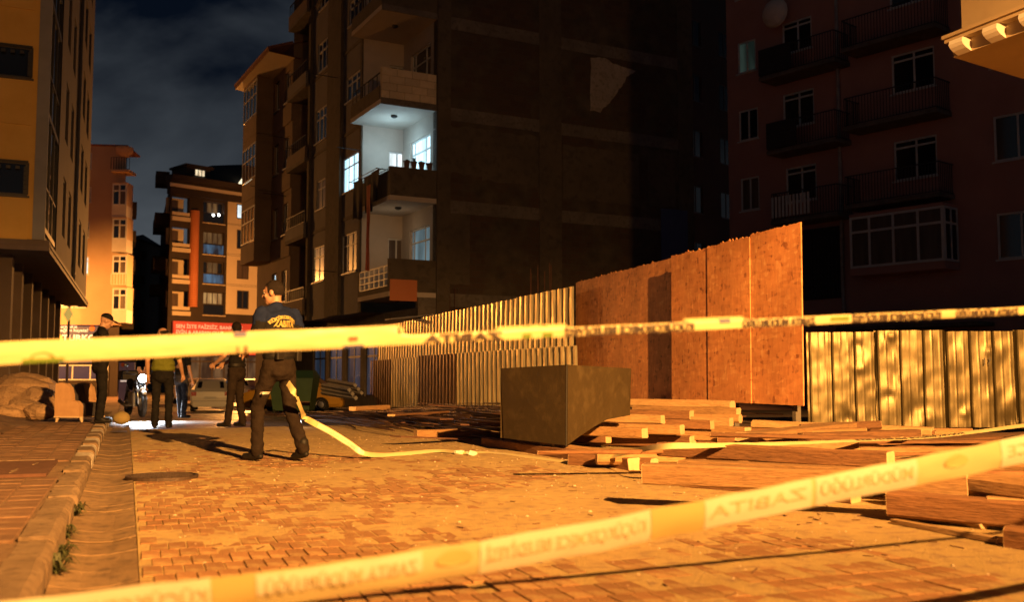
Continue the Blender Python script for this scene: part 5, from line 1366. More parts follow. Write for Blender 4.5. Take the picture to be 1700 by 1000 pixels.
# planks on the steel heap
pp(585, 679, .32, 642, 676, .32, .14, .07, 'pale plank lying on the heap of steel rods', 0)
pp(690, 721, .07, 762, 719, .07, .12, .09, 'short plank at the road edge of the steel rods', 0)
pp(650, 690, .25, 740, 684, .25, .14, .03, 'thin dark board on the steel rods near the corrugated fence', 1)

# ------------------------------------------------------------------ heap of steel rods
rod = mat('steel_rod', (.09, .055, .042), (.15, .085, .06), 5, .42, .3, 60, metal=.75)
hp = empty('steel_rod_heap', st(20, 5.2, 0)); tag(hp, 'heap of dark reinforcing rods along the corrugated fence', 'steel rods')
for g_ in range(5):
    mb = MB()
    for q in range(44):
        s0 = random.uniform(11.5, 19); L_ = random.uniform(5, 10); t0 = 3.4 + g_ * .9 + random.uniform(0, .9) + (.9 if s0 < 13.2 else 0); z = random.uniform(.02, .16 + .05 * g_); dt = random.uniform(-.5, .25)
        pts = []
        for i in range(7):
            f = i / 6; ss = s0 + L_ * f; pts.append(st(ss, t0 + dt * f + .12 * noise.noise(V((f * 3, q, g_))), max(.02, z + .06 * noise.noise(V((f * 2, q * 3.1, g_)))) + dip(ss)))
        mb.tube(pts, random.choice((.008, .011, .014)), 5)
    kind(obj('rod_bundle', mb, rod, hp, smooth=True, fix=False), 'stuff')
mb = MB()
for q in range(26):
    p = st(random.uniform(11, 24), random.uniform(3.5, 7.8), random.uniform(.05, .3)); a = random.uniform(0, 3.14); d = V((math.cos(a), math.sin(a), random.uniform(-.1, .1)))
    mb.obox(p, d * random.uniform(.2, .8), V((-d.y, d.x, 0)) * random.uniform(.04, .15), V((0, 0, .008)))
kind(obj('scrap_sheet', mb, M['rust'], hp), 'stuff')
mb = MB(); mb.add([p for p in []], [])
# mound under the rods and the timber
def moundz(s, t):
    a = min(1, max(0, (t - 3.6) / 1.0)); b = min(1, max(0, (s - 11.0) / 1.5)); c = min(1, max(0, (8.6 - t) / .6))
    return -.03 + a * b * c * (.05 + .05 * noise.noise(V((s, t, 4)))) + dip(s)
kind(obj('bare_earth', sheet(moundz, 8.0, 31, 3.3, 9.2, 90, 40), M['dark_soil'], smooth=True), 'structure')
# pale sheets and pipes stacked before the shopfronts
for i, (x0, y0, x1, y1, zz, d) in enumerate(((545, 632, 590, 640, .9, 33), (535, 640, 580, 648, .5, 32))):
    a, b = at(x0, y0, d), at(x1, y1, d - 2); e = empty('stacked_planks', (a + b) / 2); tag(e, ('upper' if i == 0 else 'lower') + ' bundle of pale planks leaning in front of the shopfronts', 'planks', 'plank bundles')
    for q in range(3): mb = MB(); mb.tube([a + V((0, 0, -.12 * q)), b + V((.1 * q, 0, -.12 * q))], .07, 4); obj('plank', mb, M['pipe'], e)

# ------------------------------------------------------------------ warning tape
tape_y = mat('tape_yellow', (.54, .45, .22), (.60, .50, .26), 3, .4)
tape_w = mat('tape_white', (.62, .58, .44), (.66, .62, .48), 3, .4)
tape_o = mat('tape_amber', (.52, .40, .15), (.56, .43, .17), 3, .4)
ink_f = mat('tape_ink_faint', (.50, .41, .22), rough=.45); ink_d = mat('tape_ink_dark', (.05, .035, .03), rough=.5)
ink_b = mat('tape_ink_blue', (.05, .06, .16), rough=.5); ink_g = mat('tape_ink_green', (.13, .20, .03), rough=.5); ink_r = mat('tape_ink_red', (.40, .07, .03), rough=.5)
class Tape:
    """ribbon between 3D points: position(l, w) with w in -1..1"""
    def __init__(self, pts, width, sag=0.0, fold=None, curl=.0, tilt=None):
        self.p = [V(p) for p in pts]; self.cum = [0]
        for a, b in zip(self.p, self.p[1:]): self.cum.append(self.cum[-1] + (b - a).length)
        self.L = self.cum[-1]; self.w = width / 2; self.fold = fold; self.curl = curl; self.tilt = tilt; self.sag = sag
    def base(self, l):
        l = min(max(l, 0), self.L - 1e-6); i = 0
        while i < len(self.cum) - 2 and l > self.cum[i + 1]: i += 1
        f = (l - self.cum[i]) / (self.cum[i + 1] - self.cum[i]); q = self.p[i].lerp(self.p[i + 1], f)
        g = l / self.L
        return q - V((0, 0, self.sag * 4 * g * (1 - g))), (self.p[i + 1] - self.p[i]).normalized()
    def pos(self, l, w, off=0.0):
        q, t = self.base(l); tl = self.tilt(l) if self.tilt else 0.0
        nrm = V((t.y, -t.x, 0)).normalized()
        if nrm.y > 0: nrm = -nrm
        up = V((0, 0, 1)); up = (up - t * up.dot(t)).normalized()
        up, nrm = up * math.cos(tl) + nrm * math.sin(tl), nrm * math.cos(tl) - up * math.sin(tl)
        fo = self.fold(l) if self.fold else 0.0
        x = w * self.w
        bulge = self.curl * (1 - w * w)
        if fo <= .001 or w <= 0: r = q + up * x + nrm * bulge
        else: r = q + (up * math.cos(fo) - nrm * math.sin(fo)) * x + nrm * bulge
        cr = noise.noise(V((l * 11, w * 1.2, self.L))) * .5 + noise.noise(V((l * 31, w * 2.2, self.L))) * .22
        return r + nrm * (off + cr * self.w * .16) + up * (noise.noise(V((l * 7, self.L, 2))) * self.w * .07)
    def strip(self, l0, l1, w0=-1, w1=1, n=None, off=0.0, m=6):
        mb = MB(); n = n or max(2, int((l1 - l0) / .03)); vs = []; fs = []
        ws = [w0 + (w1 - w0) * j / m for j in range(m + 1)]
        for i in range(n + 1):
            for w in ws: vs.append(self.pos(l0 + (l1 - l0) * i / n, w, off))
        k = m + 1
        for i in range(n):
            for j in range(m): fs.append((i * k + j, i * k + j + 1, (i + 1) * k + j + 1, (i + 1) * k + j))
        mb.add(vs, fs); return mb
    def text(self, s, l0, l1, w0, w1, off, mirror=False, bold=.0):
        t = text_mb(s, 1.0, bold); x1 = max(p.x for p in t.v); x0 = min(p.x for p in t.v); y1 = .72
        mb = MB(); vs = []
        for p in t.v:
            f = (p.x - x0) / (x1 - x0); f = 1 - f if mirror else f
            vs.append(self.pos(l0 + (l1 - l0) * f, w0 + (w1 - w0) * p.y / y1, off))
        mb.add(vs, t.f); return mb
    def l_at(self, px):
        best = 0; bd = 1e9
        for i in range(2400):
            l = self.L * i / 2399; q = self.base(l)[0]; d = q - EYE
            x = 850 + FPX * d.x / (d.y * _c + d.z * _s)
            if abs(x - px) < bd: bd = abs(x - px); best = l
        return best
# lower tape, close to the lens
def curve3(pts, n=40):
    out = []
    for i in range(n + 1):
        f = i / n * (len(pts) - 1); k = min(int(f), len(pts) - 2); u = f - k; P = [pts[max(k - 1, 0)], pts[k], pts[k + 1], pts[min(k + 2, len(pts) - 1)]]
        out.append(.5 * (2 * P[1] + (P[2] - P[0]) * u + (2 * P[0] - 5 * P[1] + 4 * P[2] - P[3]) * u * u + (3 * P[1] - P[0] - 3 * P[2] + P[3]) * u ** 3))
    return out
T1 = Tape(curve3([at(-420, 1065, 1.72), at(60, 1024, 1.94), at(540, 965, 2.10), at(920, 904, 2.30), at(1300, 828, 2.54), at(1740, 738, 2.86), at(2300, 615, 3.4)], 60), .078, .0, None, .006, tilt=lambda l: .18 + .1 * math.sin(l * 1.3))
tp = empty('warning_tape', T1.base(0)[0]); tag(tp, 'yellow and white municipal warning tape across the bottom of the picture, closest to the camera', 'warning tape', 'warning tapes')
obj('ribbon', T1.strip(0, T1.L), tape_y, tp, smooth=True, fix=False)
def seg(x0, x1, w0, w1, m, off=.0015, name='printed_band'): obj(name, T1.strip(T1.l_at(x0), T1.l_at(x1), w0, w1, off=off, m=4), m, tp, smooth=True, fix=False)
seg(-150, 350, -1, 1, tape_w); seg(352, 425, -1, 1, tape_o); seg(426, 700, -.2, .9, tape_w); seg(795, 1078, -1, 1, tape_w); seg(1080, 1166, -1, 1, tape_o); seg(1168, 1345, -.95, .95, tape_w); seg(1352, 1520, -.95, .95, tape_w); seg(1660, 1900, -1, 1, tape_w)
for s_, x0, x1 in (('KÜÇÜKÇEKMECE', 60, 345), ('ZABITA MÜDÜRLÜĞÜ', 440, 692), ('KÜÇÜKÇEKMECE BELEDİYESİ', 805, 1070), ('ZABITA', 1175, 1338), ('MÜDÜRLÜĞÜ', 1360, 1512), ('KÜÇÜKÇEKMECE', 1670, 1880)):
    obj('lettering', T1.text(s_, T1.l_at(x0), T1.l_at(x1), -.25, .55, .003, True, .01), ink_f, tp, fix=False)
for x in (752, 1585):
    mb = MB(); l = T1.l_at(x); n = 18; mb.add([T1.pos(l + .042 * math.cos(2 * math.pi * i / n), .1 + .5 * math.sin(2 * math.pi * i / n) * (1.3 if i < 10 else .5), .003) for i in range(n)], [tuple(range(n))]); obj('emblem', mb, tape_o, tp, fix=False)
# upper tape: flat on the left, folded and twisted towards the right
pA, pB = at(-140, 594, 2.2), at(1950, 498, 3.6); pB = pA + (pB - pA) * 2.1
T2 = None
def _fold2(l):
    x = _px2(l)
    k = 0
    for (a, b) in ((662, 838), (932, 1152), (1226, 2200)):
        k = max(k, min(1, max(0, (x - a) / 22)) * min(1, max(0, (b - x) / 18)))
    return max(k * math.radians(112), math.radians(62) * min(1, max(0, (x - 662) / 22)))
def _px2(l):
    d = T2.base(l)[0] - EYE; return 850 + FPX * d.x / (d.y * _c + d.z * _s)
T2 = Tape([pA, pB], .051, .0, _fold2, .003, tilt=lambda l: .05 * math.sin(l * 2.3))
tp2 = empty('warning_tape', pA); tag(tp2, 'yellow warning tape stretched across the picture at head height of the far people, partly twisted', 'warning tape', 'warning tapes')
obj('ribbon', T2.strip(0, T2.L, n=820, m=8), tape_y, tp2, smooth=True, fix=False)
def seg2(x0, x1, w0, w1, m, name='printed_band'): obj(name, T2.strip(T2.l_at(x0), T2.l_at(x1), w0, w1, off=.002, m=3), m, tp2, smooth=True, fix=False)
seg2(36, 106, -1, -.62, ink_g); seg2(389, 411, .55, 1.0, ink_b); seg2(392, 396, -1, -.35, ink_d); seg2(405, 409, -1, -.35, ink_d); seg2(578, 594, -.35, .1, ink_r); seg2(570, 602, -1, -.75, ink_b); seg2(660, 690, .2, .9, ink_d)
seg2(868, 882, -.95, -.45, ink_g); seg2(900, 916, -.95, -.45, ink_g); seg2(872, 884, .55, .7, ink_r); seg2(898, 912, .55, .7, ink_r); seg2(1194, 1212, -.3, .35, ink_b); seg2(1378, 1408, -.7, -.2, ink_g)
mb = MB(); l0 = T2.l_at(70); n = 12
mb.add([T2.pos(l0 + .026 * math.cos(math.pi * i / n), -.62 + .55 * math.sin(math.pi * i / n), .0025) for i in range(n + 1)] + [T2.pos(l0 + .021 * math.cos(math.pi * i / n), -.62 + .45 * math.sin(math.pi * i / n), .0025) for i in range(n + 1)], [(i, i + 1, n + 2 + i, n + 1 + i) for i in range(n)]); obj('emblem', mb, ink_g, tp2, fix=False)
for s_, x0, x1 in (('ZABITA', 700, 836), ('KÜÇÜKÇEKMECE BELEDİYESİ', 936, 1150), ('ZABITA MÜDÜRLÜĞÜ', 1232, 1352), ('KÜÇÜKÇEKMECE BELEDİYESİ', 1412, 1560), ('ZABITA MÜDÜRLÜĞÜ', 1585, 1690)):
    obj('lettering', T2.text(s_, T2.l_at(x0), T2.l_at(x1), -.95, -.1, .003, True, .045), ink_d, tp2, fix=False)
# loose tape from the officer's hand over the ground and the timber
P3 = [at(478, 636, 9.75), at(490, 655, 9.7), at(500, 680, 10.0), at(505, 693, 10.4)]
P3 += [at(520, 702, 10.35), at(548, 717, 10.3), at(580, 737, 10.3), at(604, 753, 10.3)]
P3 += [onz(x, y, z) for x, y, z in ((640, 756, .02), (690, 752, .025), (730, 749, .03), (770, 752, .03), (810, 752, .02), (870, 758, .02), (962, 770, .02), (1000, 762, .09), (1050, 750, .2), (1100, 742, .30), (1180, 740, .31), (1300, 737, .30), (1420, 732, .30), (1520, 728, .27), (1600, 720, .26), (1720, 704, .30))]
tw = [.2, .3, .2, .7, .5, .05, .0, .5, .9, 1.0, 1.1, 1.2, 1.3, 1.3, 1.3, .9, .6, .7, 1.0, 1.2, 1.3, 1.3, 1.2, 1.0]
class Tape3(Tape): pass
T3 = Tape(curve3(P3, (len(P3) - 1) * 6), .062, 0, None, .002)
def _t3(l):
    i = 0
    while i < len(T3.cum) - 2 and l > T3.cum[i + 1]: i += 1
    f = (l - T3.cum[i]) / (T3.cum[i + 1] - T3.cum[i]); g = (i + f) / 6; i = min(int(g), len(tw) - 2); f = g - i; return -(tw[i] * (1 - f) + tw[i + 1] * f)
T3.tilt = _t3
tp3 = empty('warning_tape', P3[0]); tag(tp3, 'loose yellow warning tape trailing from the officer over the ground and the timber', 'warning tape', 'warning tapes')
obj('ribbon', T3.strip(0, T3.cum[48], n=160, m=3), tape_y, tp3, smooth=True, fix=False); obj('ribbon', T3.strip(T3.cum[48], T3.L, n=300, m=3), tape_y, tp3, smooth=True, fix=False)
obj('printed_band', T3.strip(T3.cum[30] - .15, T3.cum[42] + .0, -.8, .8, n=24, off=.003, m=2), tape_w, tp3, smooth=True, fix=False)
obj('lettering', T3.text('ZABITA MÜDÜRLÜĞÜ', T3.cum[30], T3.cum[42] - .1, -.4, .4, .005, True), ink_f, tp3, fix=False)
obj('lettering', T3.text('KÜÇÜKÇEKMECE BELEDİYESİ', T3.cum[120], T3.cum[132], -.5, .5, .004, True, .03), ink_d, tp3, fix=False)
# knotted paper scraps on the tape
for i, (px, py) in enumerate(((762, 752), (783, 754))):
    p = onz(px, py, .03); mb = MB(); mb.ell(p, (.06, .035, .03), nu=9, nv=6)
    for v in mb.v: v += V((noise.noise(v * 40), noise.noise(v * 40 + V((5, 0, 0))), noise.noise(v * 40 + V((9, 0, 0))))) * .02
    tag(obj('paper_scrap', mb, tape_w), ('left' if i == 0 else 'right') + ' crumpled scrap knotted in the loose tape on the road', 'scrap', 'scraps on the loose tape')

# ------------------------------------------------------------------ people
skin = mat('skin', (.33, .18, .115), (.38, .215, .14), 12, .55)
hairm = mat('hair', (.010, .007, .006), (.018, .012, .009), 60, .75, .6, 150, spec=.15)
navyc = mat('navy_cloth', (.007, .012, .040), (.011, .017, .052), 10, .9, .4, 60, spec=.1)
blackc = mat('black_cloth', (.008, .0075, .008), (.014, .013, .013), 9, .9, .5, 50, spec=.08)
brownc = mat('dark_trouser', (.015, .010, .008), (.024, .017, .013), 9, .9, .5, 50, spec=.08)
denim = mat('denim', (.03, .03, .04), (.045, .045, .055), 14, .9, .3, 80, spec=.1)
olive = mat('olive_shirt', (.09, .10, .015), (.12, .13, .02), 8, .9, .3, 50, spec=.1)
shoem = mat('shoe', (.010, .008, .007), rough=.6, spec=.25)
refl = mat('reflective', (.55, .53, .48), rough=.4); letm = mat('jacket_letter', (.34, .26, .07), rough=.6); eyew = mat('eye', (.35, .32, .3), rough=.3)
def hand(mb, wr, d, palm_n, curl=.5, side=1):
    """palm and five fingers growing from the wrist along d"""
    wr, d, n = V(wr), V(d).normalized(), V(palm_n).normalized(); sx = d.cross(n).normalized() * side
    mb.limb([wr, wr + d * .05, wr + d * .085], [.026, .034, .036], 8)
    for off in (-.018, .018): mb.limb([wr + d * .03 + sx * off, wr + d * .085 + sx * off], [.022, .022], 8)
    for i, (o, L_) in enumerate(((-.033, .062), (-.011, .078), (.011, .082), (.032, .07))):
        p0 = wr + d * .085 + sx * o; c = curl
        d1 = (d * math.cos(c * .7) + n * math.sin(c * .7)); d2 = (d * math.cos(c * 1.7) + n * math.sin(c * 1.7)); d3 = (d * math.cos(c * 2.5) + n * math.sin(c * 2.5))
        p1 = p0 + d1 * L_ * .45; p2 = p1 + d2 * L_ * .32; p3 = p2 + d3 * L_ * .25
        mb.limb([p0, p1, p2, p3], [.0105, .0098, .009, .0078], 6)
    t0 = wr + d * .03 + sx * .03; t1 = t0 + (d * .6 + sx * .7 + n * .2).normalized() * .04; t2 = t1 + (d * .85 + sx * .25 + n * .35).normalized() * .035
    mb.limb([t0, t1, t2], [.014, .0115, .0095], 6)
def person(loc, yaw, label, J, top, bottom, sleeve=.55, height=1.75, head_yaw=0.0, head_pitch=0.0, hair='short', seed=0.0, lower_top=None, belt=True, bulk=1.0):
    """yaw: heading in degrees from +y towards -x. J overrides joints in metres of a 1.75 m figure facing +y"""
    j = dict(pel=(0, 0, .96), waist=(0, 0, 1.10), chest=(0, .0, 1.30), neck=(0, -.005, 1.475), head=(0, .025, 1.635),
             hl=(-.092, 0, .93), kl=(-.105, .03, .50), al=(-.11, -.01, .085), tl=(-.13, .15, .03), hr=(.092, 0, .93), kr=(.105, .03, .50), ar=(.11, -.01, .085), tr=(.13, .15, .03),
             sl=(-.185, -.01, 1.425), el=(-.25, -.04, 1.14), wl=(-.25, .06, .90), sr=(.185, -.01, 1.425), er=(.25, -.04, 1.14), wr=(.25, .06, .90), hdl=(0, .3, -1), hdr=(0, .3, -1), pnl=(1, .2, 0), pnr=(-1, .2, 0), curl=.5)
    j.update(J); P = {k: (V(v) if not isinstance(v, float) else v) for k, v in j.items()}
    e = empty('person', loc, math.radians(yaw)); e.scale = (height / 1.75,) * 3; tag(e, label, 'person')
    hr_ = Matrix.Rotation(math.radians(head_yaw), 3, 'Z') @ Matrix.Rotation(math.radians(head_pitch), 3, 'X')
    hc = P['head']
    def hp(x, y, z): return hc + hr_ @ V((x, y, z))
    b = MB()
    b.ell(hp(0, -.008, .022), (.074, .094, .092), hr_, 18, 14); b.ell(hp(0, .022, -.045), (.056, .068, .072), hr_, 16, 12); b.ell(hp(0, .06, -.088), (.03, .026, .024), hr_)
    b.limb([hp(0, .085, .01), hp(0, .105, -.028)], [.011, .016], 8); b.ell(hp(0, .082, .028), (.05, .014, .012), hr_)
    b.ell(hp(0, .083, -.062), (.024, .012, .006), hr_); b.ell(hp(0, .082, -.072), (.021, .012, .006), hr_)
    for s_ in (-1, 1): b.ell(hp(.076 * s_, -.008, -.005), (.012, .022, .034), hr_, 8, 8); b.ell(hp(.04 * s_, .062, -.022), (.022, .02, .02), hr_, 8, 8)
    b.limb([P['neck'] - V((0, .01, .06)), P['neck'], hc + hr_ @ V((0, -.02, -.05))], [.062, .056, .054])
    b.limb([P['pel'], P['waist'], P['chest']], [.115, .11, .125]); b.limb([P['sl'] * .8 + P['chest'] * .2, P['sr'] * .8 + P['chest'] * .2], [.06, .06])
    for s_ in 'lr':
        b.limb([P['s' + s_], P['e' + s_]], [.05, .040]); b.limb([P['e' + s_], P['e' + s_].lerp(P['w' + s_], .3), P['w' + s_]], [.040, .041, .027])
        hand(b, P['w' + s_], P['hd' + s_], P['pn' + s_], P['curl'], 1 if s_ == 'l' else -1)
        b.limb([P['h' + s_], P['k' + s_], P['a' + s_]], [.08, .055, .045])
    bo = remesh(b, .0085, 2); obj('body', bo, skin, e, True, True, False)
    for s_ in (-1, 1):
        q = MB(); q.ell(hp(.031 * s_, .078, .008), (.011, .007, .008), hr_, 8, 6); obj('eye', q, eyew, e, True, True)
        q = MB(); q.ell(hp(.031 * s_, .0845, .008), (.005, .003, .005), hr_, 8, 6); obj('pupil', q, hairm, e, True, True)
    # hair or cap
    q = MB()
    if hair == 'short':
        q.ell(hp(0, -.016, .03), (.081, .099, .096), hr_, 26, 18, keep=lambda l: (l.z > .18 + .4 * l.y if l.y > .38 else l.z > -.62 + .45 * max(0, l.y + .3)))
        for v in q.v: v += (v - hc).normalized() * .006 * noise.noise(v * 45 + V((seed, 0, 0)))
        obj('hair', q, hairm, e, True, True)
    elif hair == 'cap':
        q.ell(hp(0, -.012, .035), (.084, .103, .09), hr_, 20, 14, keep=lambda l: l.z > -.05); q.ell(hp(0, .115, .045), (.062, .06, .012), hr_, 14, 8); obj('cap', q, blackc, e, True, True)
    elif hair == 'bald':
        q.ell(hp(0, -.022, .01), (.080, .092, .085), hr_, 22, 14, keep=lambda l: l.y < .05 and -.45 < l.z < .35); obj('hair', q, hairm, e, True, True)
    # trousers
    q = MB(); q.ell(P['pel'] + V((0, -.012, -.01)), (.165, .125, .12)); q.ell((P['hl'] + P['hr']) / 2 + V((0, -.03, -.05)), (.155, .115, .11))
    for s_ in 'lr':
        k, a, h = P['k' + s_], P['a' + s_], P['h' + s_]
        q.limb([h, h.lerp(k, .5), k, k.lerp(a, .4), a + V((0, 0, .0))], [.094, .080, .066, .064, .062])
    qo = remesh(q, .012, 2, .011, 15, seed); tr = obj('trousers', qo, bottom, e, True, True, False)
    if belt:
        q = MB(); c = P['pel'] + V((0, 0, .075)); n = 22
        vs = [c + V((.170 * math.cos(2 * math.pi * i / n), .128 * math.sin(2 * math.pi * i / n) - .008, z)) for z in (-.022, .022) for i in range(n)]; q.add(vs, [(i, (i + 1) % n, n + (i + 1) % n, n + i) for i in range(n)]); obj('belt', q, shoem, e, True, True)
    # shirt or jacket
    q = MB(); w = P['waist']; c = P['chest']
    q.ell(P['pel'] + V((0, -.0, .06)), (.168 * bulk, .128 * bulk, .085)); q.ell(w, (.162 * bulk, .125 * bulk, .14)); q.ell(c + V((0, .0, -.02)), (.182 * bulk, .13 * bulk, .15)); q.ell(c + V((0, -.015, .07)), (.188 * bulk, .115 * bulk, .10))
    q.limb([P['sl'] + V((.02, 0, -.01)), P['neck'] + V((-.05, 0, -.02))], [.068, .066]); q.limb([P['sr'] + V((-.02, 0, -.01)), P['neck'] + V((.05, 0, -.02))], [.068, .066])
    q.limb([P['neck'] - V((0, 0, .05)), P['neck'] - V((0, .002, -.018))], [.075, .066])
    for s_ in 'lr':
        s0, e0, w0 = P['s' + s_], P['e' + s_], P['w' + s_]
        if sleeve <= 1: q.limb([s0, s0.lerp(e0, sleeve * .6), s0.lerp(e0, sleeve)], [.072, .067, .064])
        else: q.limb([s0, e0, e0.lerp(w0, sleeve - 1)], [.072, .058, .046])
    qo = remesh(q, .012, 2, .012, 13, seed + 3)
    if lower_top:
        zc = P['chest'].z + .03
        for i, f in enumerate(qo.f):
            m = sum((qo.v[k] for k in f), V()) / len(f); qo.m[i] = 1 if m.z < zc + .05 * noise.noise(m * 6) - .12 * (m.x if m.y < 0 else 0) else 0
        jk = obj('jacket', qo, [top, lower_top], e, True, True, False)
    else: jk = obj('shirt', qo, top, e, True, True, False)
    # shoes
    for s_ in 'lr':
        a, t = P['a' + s_], P['t' + s_]; d = (t - a); d.z = 0; d.normalize(); q = MB()
        hl = a - d * .045; hl.z = a.z - .05
        q.limb([hl, (hl + t) / 2 + V((0, 0, .006)), V((t.x, t.y, t.z + .010))], [.030, .036, .034], 10); q.limb([a, a + d * .07 + V((0, 0, -.035))], [.043, .040], 10); q.limb([a + V((0, 0, .06)), a], [.052, .05], 10)
        so = remesh(q, .009, 2)
        for v in so.v: v.z = max(v.z, t.z - .026)
        obj('shoe', so, shoem, e, True, True, False)
    return e, qo, tr
# officer walking away, back lettering
fo = V((-2.36, 10.05, 0)); hy = 56
of, jk, tr = person(fo, hy, 'officer in navy and black jacket with yellow back lettering walking away past the tape',
    dict(pel=(0, -.02, .945), waist=(0, -.02, 1.09), chest=(.0, .02, 1.29), neck=(.0, .035, 1.46), head=(-.005, .075, 1.62), hl=(-.09, -.02, .92), kl=(-.09, .17, .53), al=(-.085, .17, .095), tl=(-.09, .33, .03), hr=(.09, -.02, .92), kr=(.10, -.07, .50), ar=(.10, -.26, .125), tr=(.12, -.12, .035),
         sl=(-.195, .02, 1.41), el=(-.27, .02, 1.13), wl=(-.19, .24, 1.04), hdl=(.5, 1, .0), pnl=(.6, -.3, -.3), sr=(.195, .0, 1.41), er=(.29, -.04, 1.15), wr=(.2, .2, 1.03), hdr=(-.4, 1, -.1), pnr=(-.6, -.2, -.3), curl=.8),
    navyc, brownc, .92, 1.83, head_yaw=28, head_pitch=-6, seed=1.0, lower_top=blackc, bulk=1.08)
bvh = BVHTree.FromPolygons([tuple(v) for v in jk.v], jk.f)
def on_back(mb, name, m, par, bv, off=.004):
    o = MB(); vs = []
    for p in mb.v:
        h = bv.ray_cast(V((p.x, -1, p.z)), V((0, 1, 0)))[0]
        vs.append((h if h else V((p.x, -.12, p.z))) - V((0, off, 0)))
    o.add(vs, mb.f); return obj(name, o, m, par, False, True, False)
t = text_mb('ZABITA', .085, .004, align='CENTER'); q = MB(); q.add([V((p.x * .78 - .02, 0, 1.285 + p.y)) for p in t.v], t.f); on_back(q, 'lettering', letm, of, bvh)
t = text_mb('KÜÇÜKÇEKMECE', .04, .003, align='CENTER'); R_ = .2; q = MB()
q.add([V(((R_ + p.y) * math.sin(p.x / R_) - .02, 0, 1.165 + (R_ + p.y) * math.cos(p.x / R_))) for p in t.v], t.f); on_back(q, 'lettering', letm, of, bvh)
q = MB(); q.obox((-.16, .12, .66), (.004, 0, 0), (0, .055, 0), (0, 0, .012)); q.obox((-.0, -.1, .66), (.0, 0, 0), (0, .0, 0), (0, 0, .0)); 
tb = BVHTree.FromPolygons([tuple(v.co) for v in tr.data.vertices], [tuple(p.vertices) for p in tr.data.polygons])
q = MB(); vs = []; n = 10
for i in range(n + 1):
    for z in (.64, .664):
        x = -.19 + .12 * i / n; h = tb.ray_cast(V((x, -1, z)), V((0, 1, 0)))[0]; vs.append((h if h else V((x, 0, z))) - V((0, .004, 0)))
q.add(vs, [(2 * i, 2 * i + 2, 2 * i + 3, 2 * i + 1) for i in range(n)]); obj('reflective_stripe', q, refl, of, False, True, False)
q = MB(); q.cbox(.10, .16, -.165, -.125, .96, 1.10, .008); q.tube([(.145, -.145, 1.10), (.145, -.145, 1.19)], .006, 6); obj('radio', q, shoem, of, False, True)
q = MB(); q.cbox(-.15, -.06, -.165, -.12, .97, 1.06, .01); obj('belt_pouch', q, shoem, of, False, True)
# policeman by the armchair
pp_ = onz(165, 703, .13); pp_.z = .13 + dip(to_st(pp_)[0])
person(pp_, -62, 'policeman in dark uniform and cap looking down at his hands beside the armchair',
    dict(el=(-.25, .02, 1.15), wl=(-.09, .24, 1.10), hdl=(.8, .6, .1), pnl=(0, -.4, 1), er=(.25, .02, 1.15), wr=(.09, .24, 1.10), hdr=(-.8, .6, .1), pnr=(0, -.4, 1), head=(0, .06, 1.62), kl=(-.12, .03, .5), al=(-.14, .0, .085), tl=(-.17, .15, .03), ar=(.15, -.02, .085), tr=(.2, .13, .03)), blackc, blackc, 1.75, 1.70, head_pitch=-24, hair='cap', seed=5.0, bulk=1.1)
# man in olive shirt
pv = onz(268, 711, 0); pv.z = dip(to_st(pv)[0])
person(pv, 12, 'stout man in olive yellow shirt and black trousers seen from behind', dict(head=(-.03, .07, 1.60), er=(.27, .0, 1.13), wr=(.30, .16, .92), hdr=(.2, .5, -1)), olive, blackc, .7, 1.70, head_yaw=55, head_pitch=-14, hair='bald', seed=9.0, bulk=1.2)
# man in jeans behind him
pj = onz(299, 695, dip(21)); 
person(pj, -28, 'man in dark shirt and grey jeans standing behind the olive shirt', dict(er=(.27, -.02, 1.13), wr=(.27, .08, .87), kl=(-.1, .06, .5), al=(-.12, .12, .085), tl=(-.14, .27, .03)), blackc, denim, .6, 1.72, hair='short', seed=13.0)
# man with arm out
pm_ = onz(391, 708, 0); pm_.z = dip(to_st(pm_)[0])
person(pm_, 70, 'man in dark clothes with bare arms pointing down to the left near the parked car', dict(el=(-.27, .06, 1.18), wl=(-.22, .28, 1.05), hdl=(.1, .9, -.5), er=(.24, .1, 1.2), wr=(.18, .38, 1.06), hdr=(-.1, .9, -.4), al=(-.11, .08, .085), tl=(-.13, .24, .03), ar=(.11, -.06, .085), tr=(.13, .1, .03), kr=(.105, .01, .5)), blackc, brownc, .55, 1.79, head_yaw=-35, hair='short', seed=17.0)

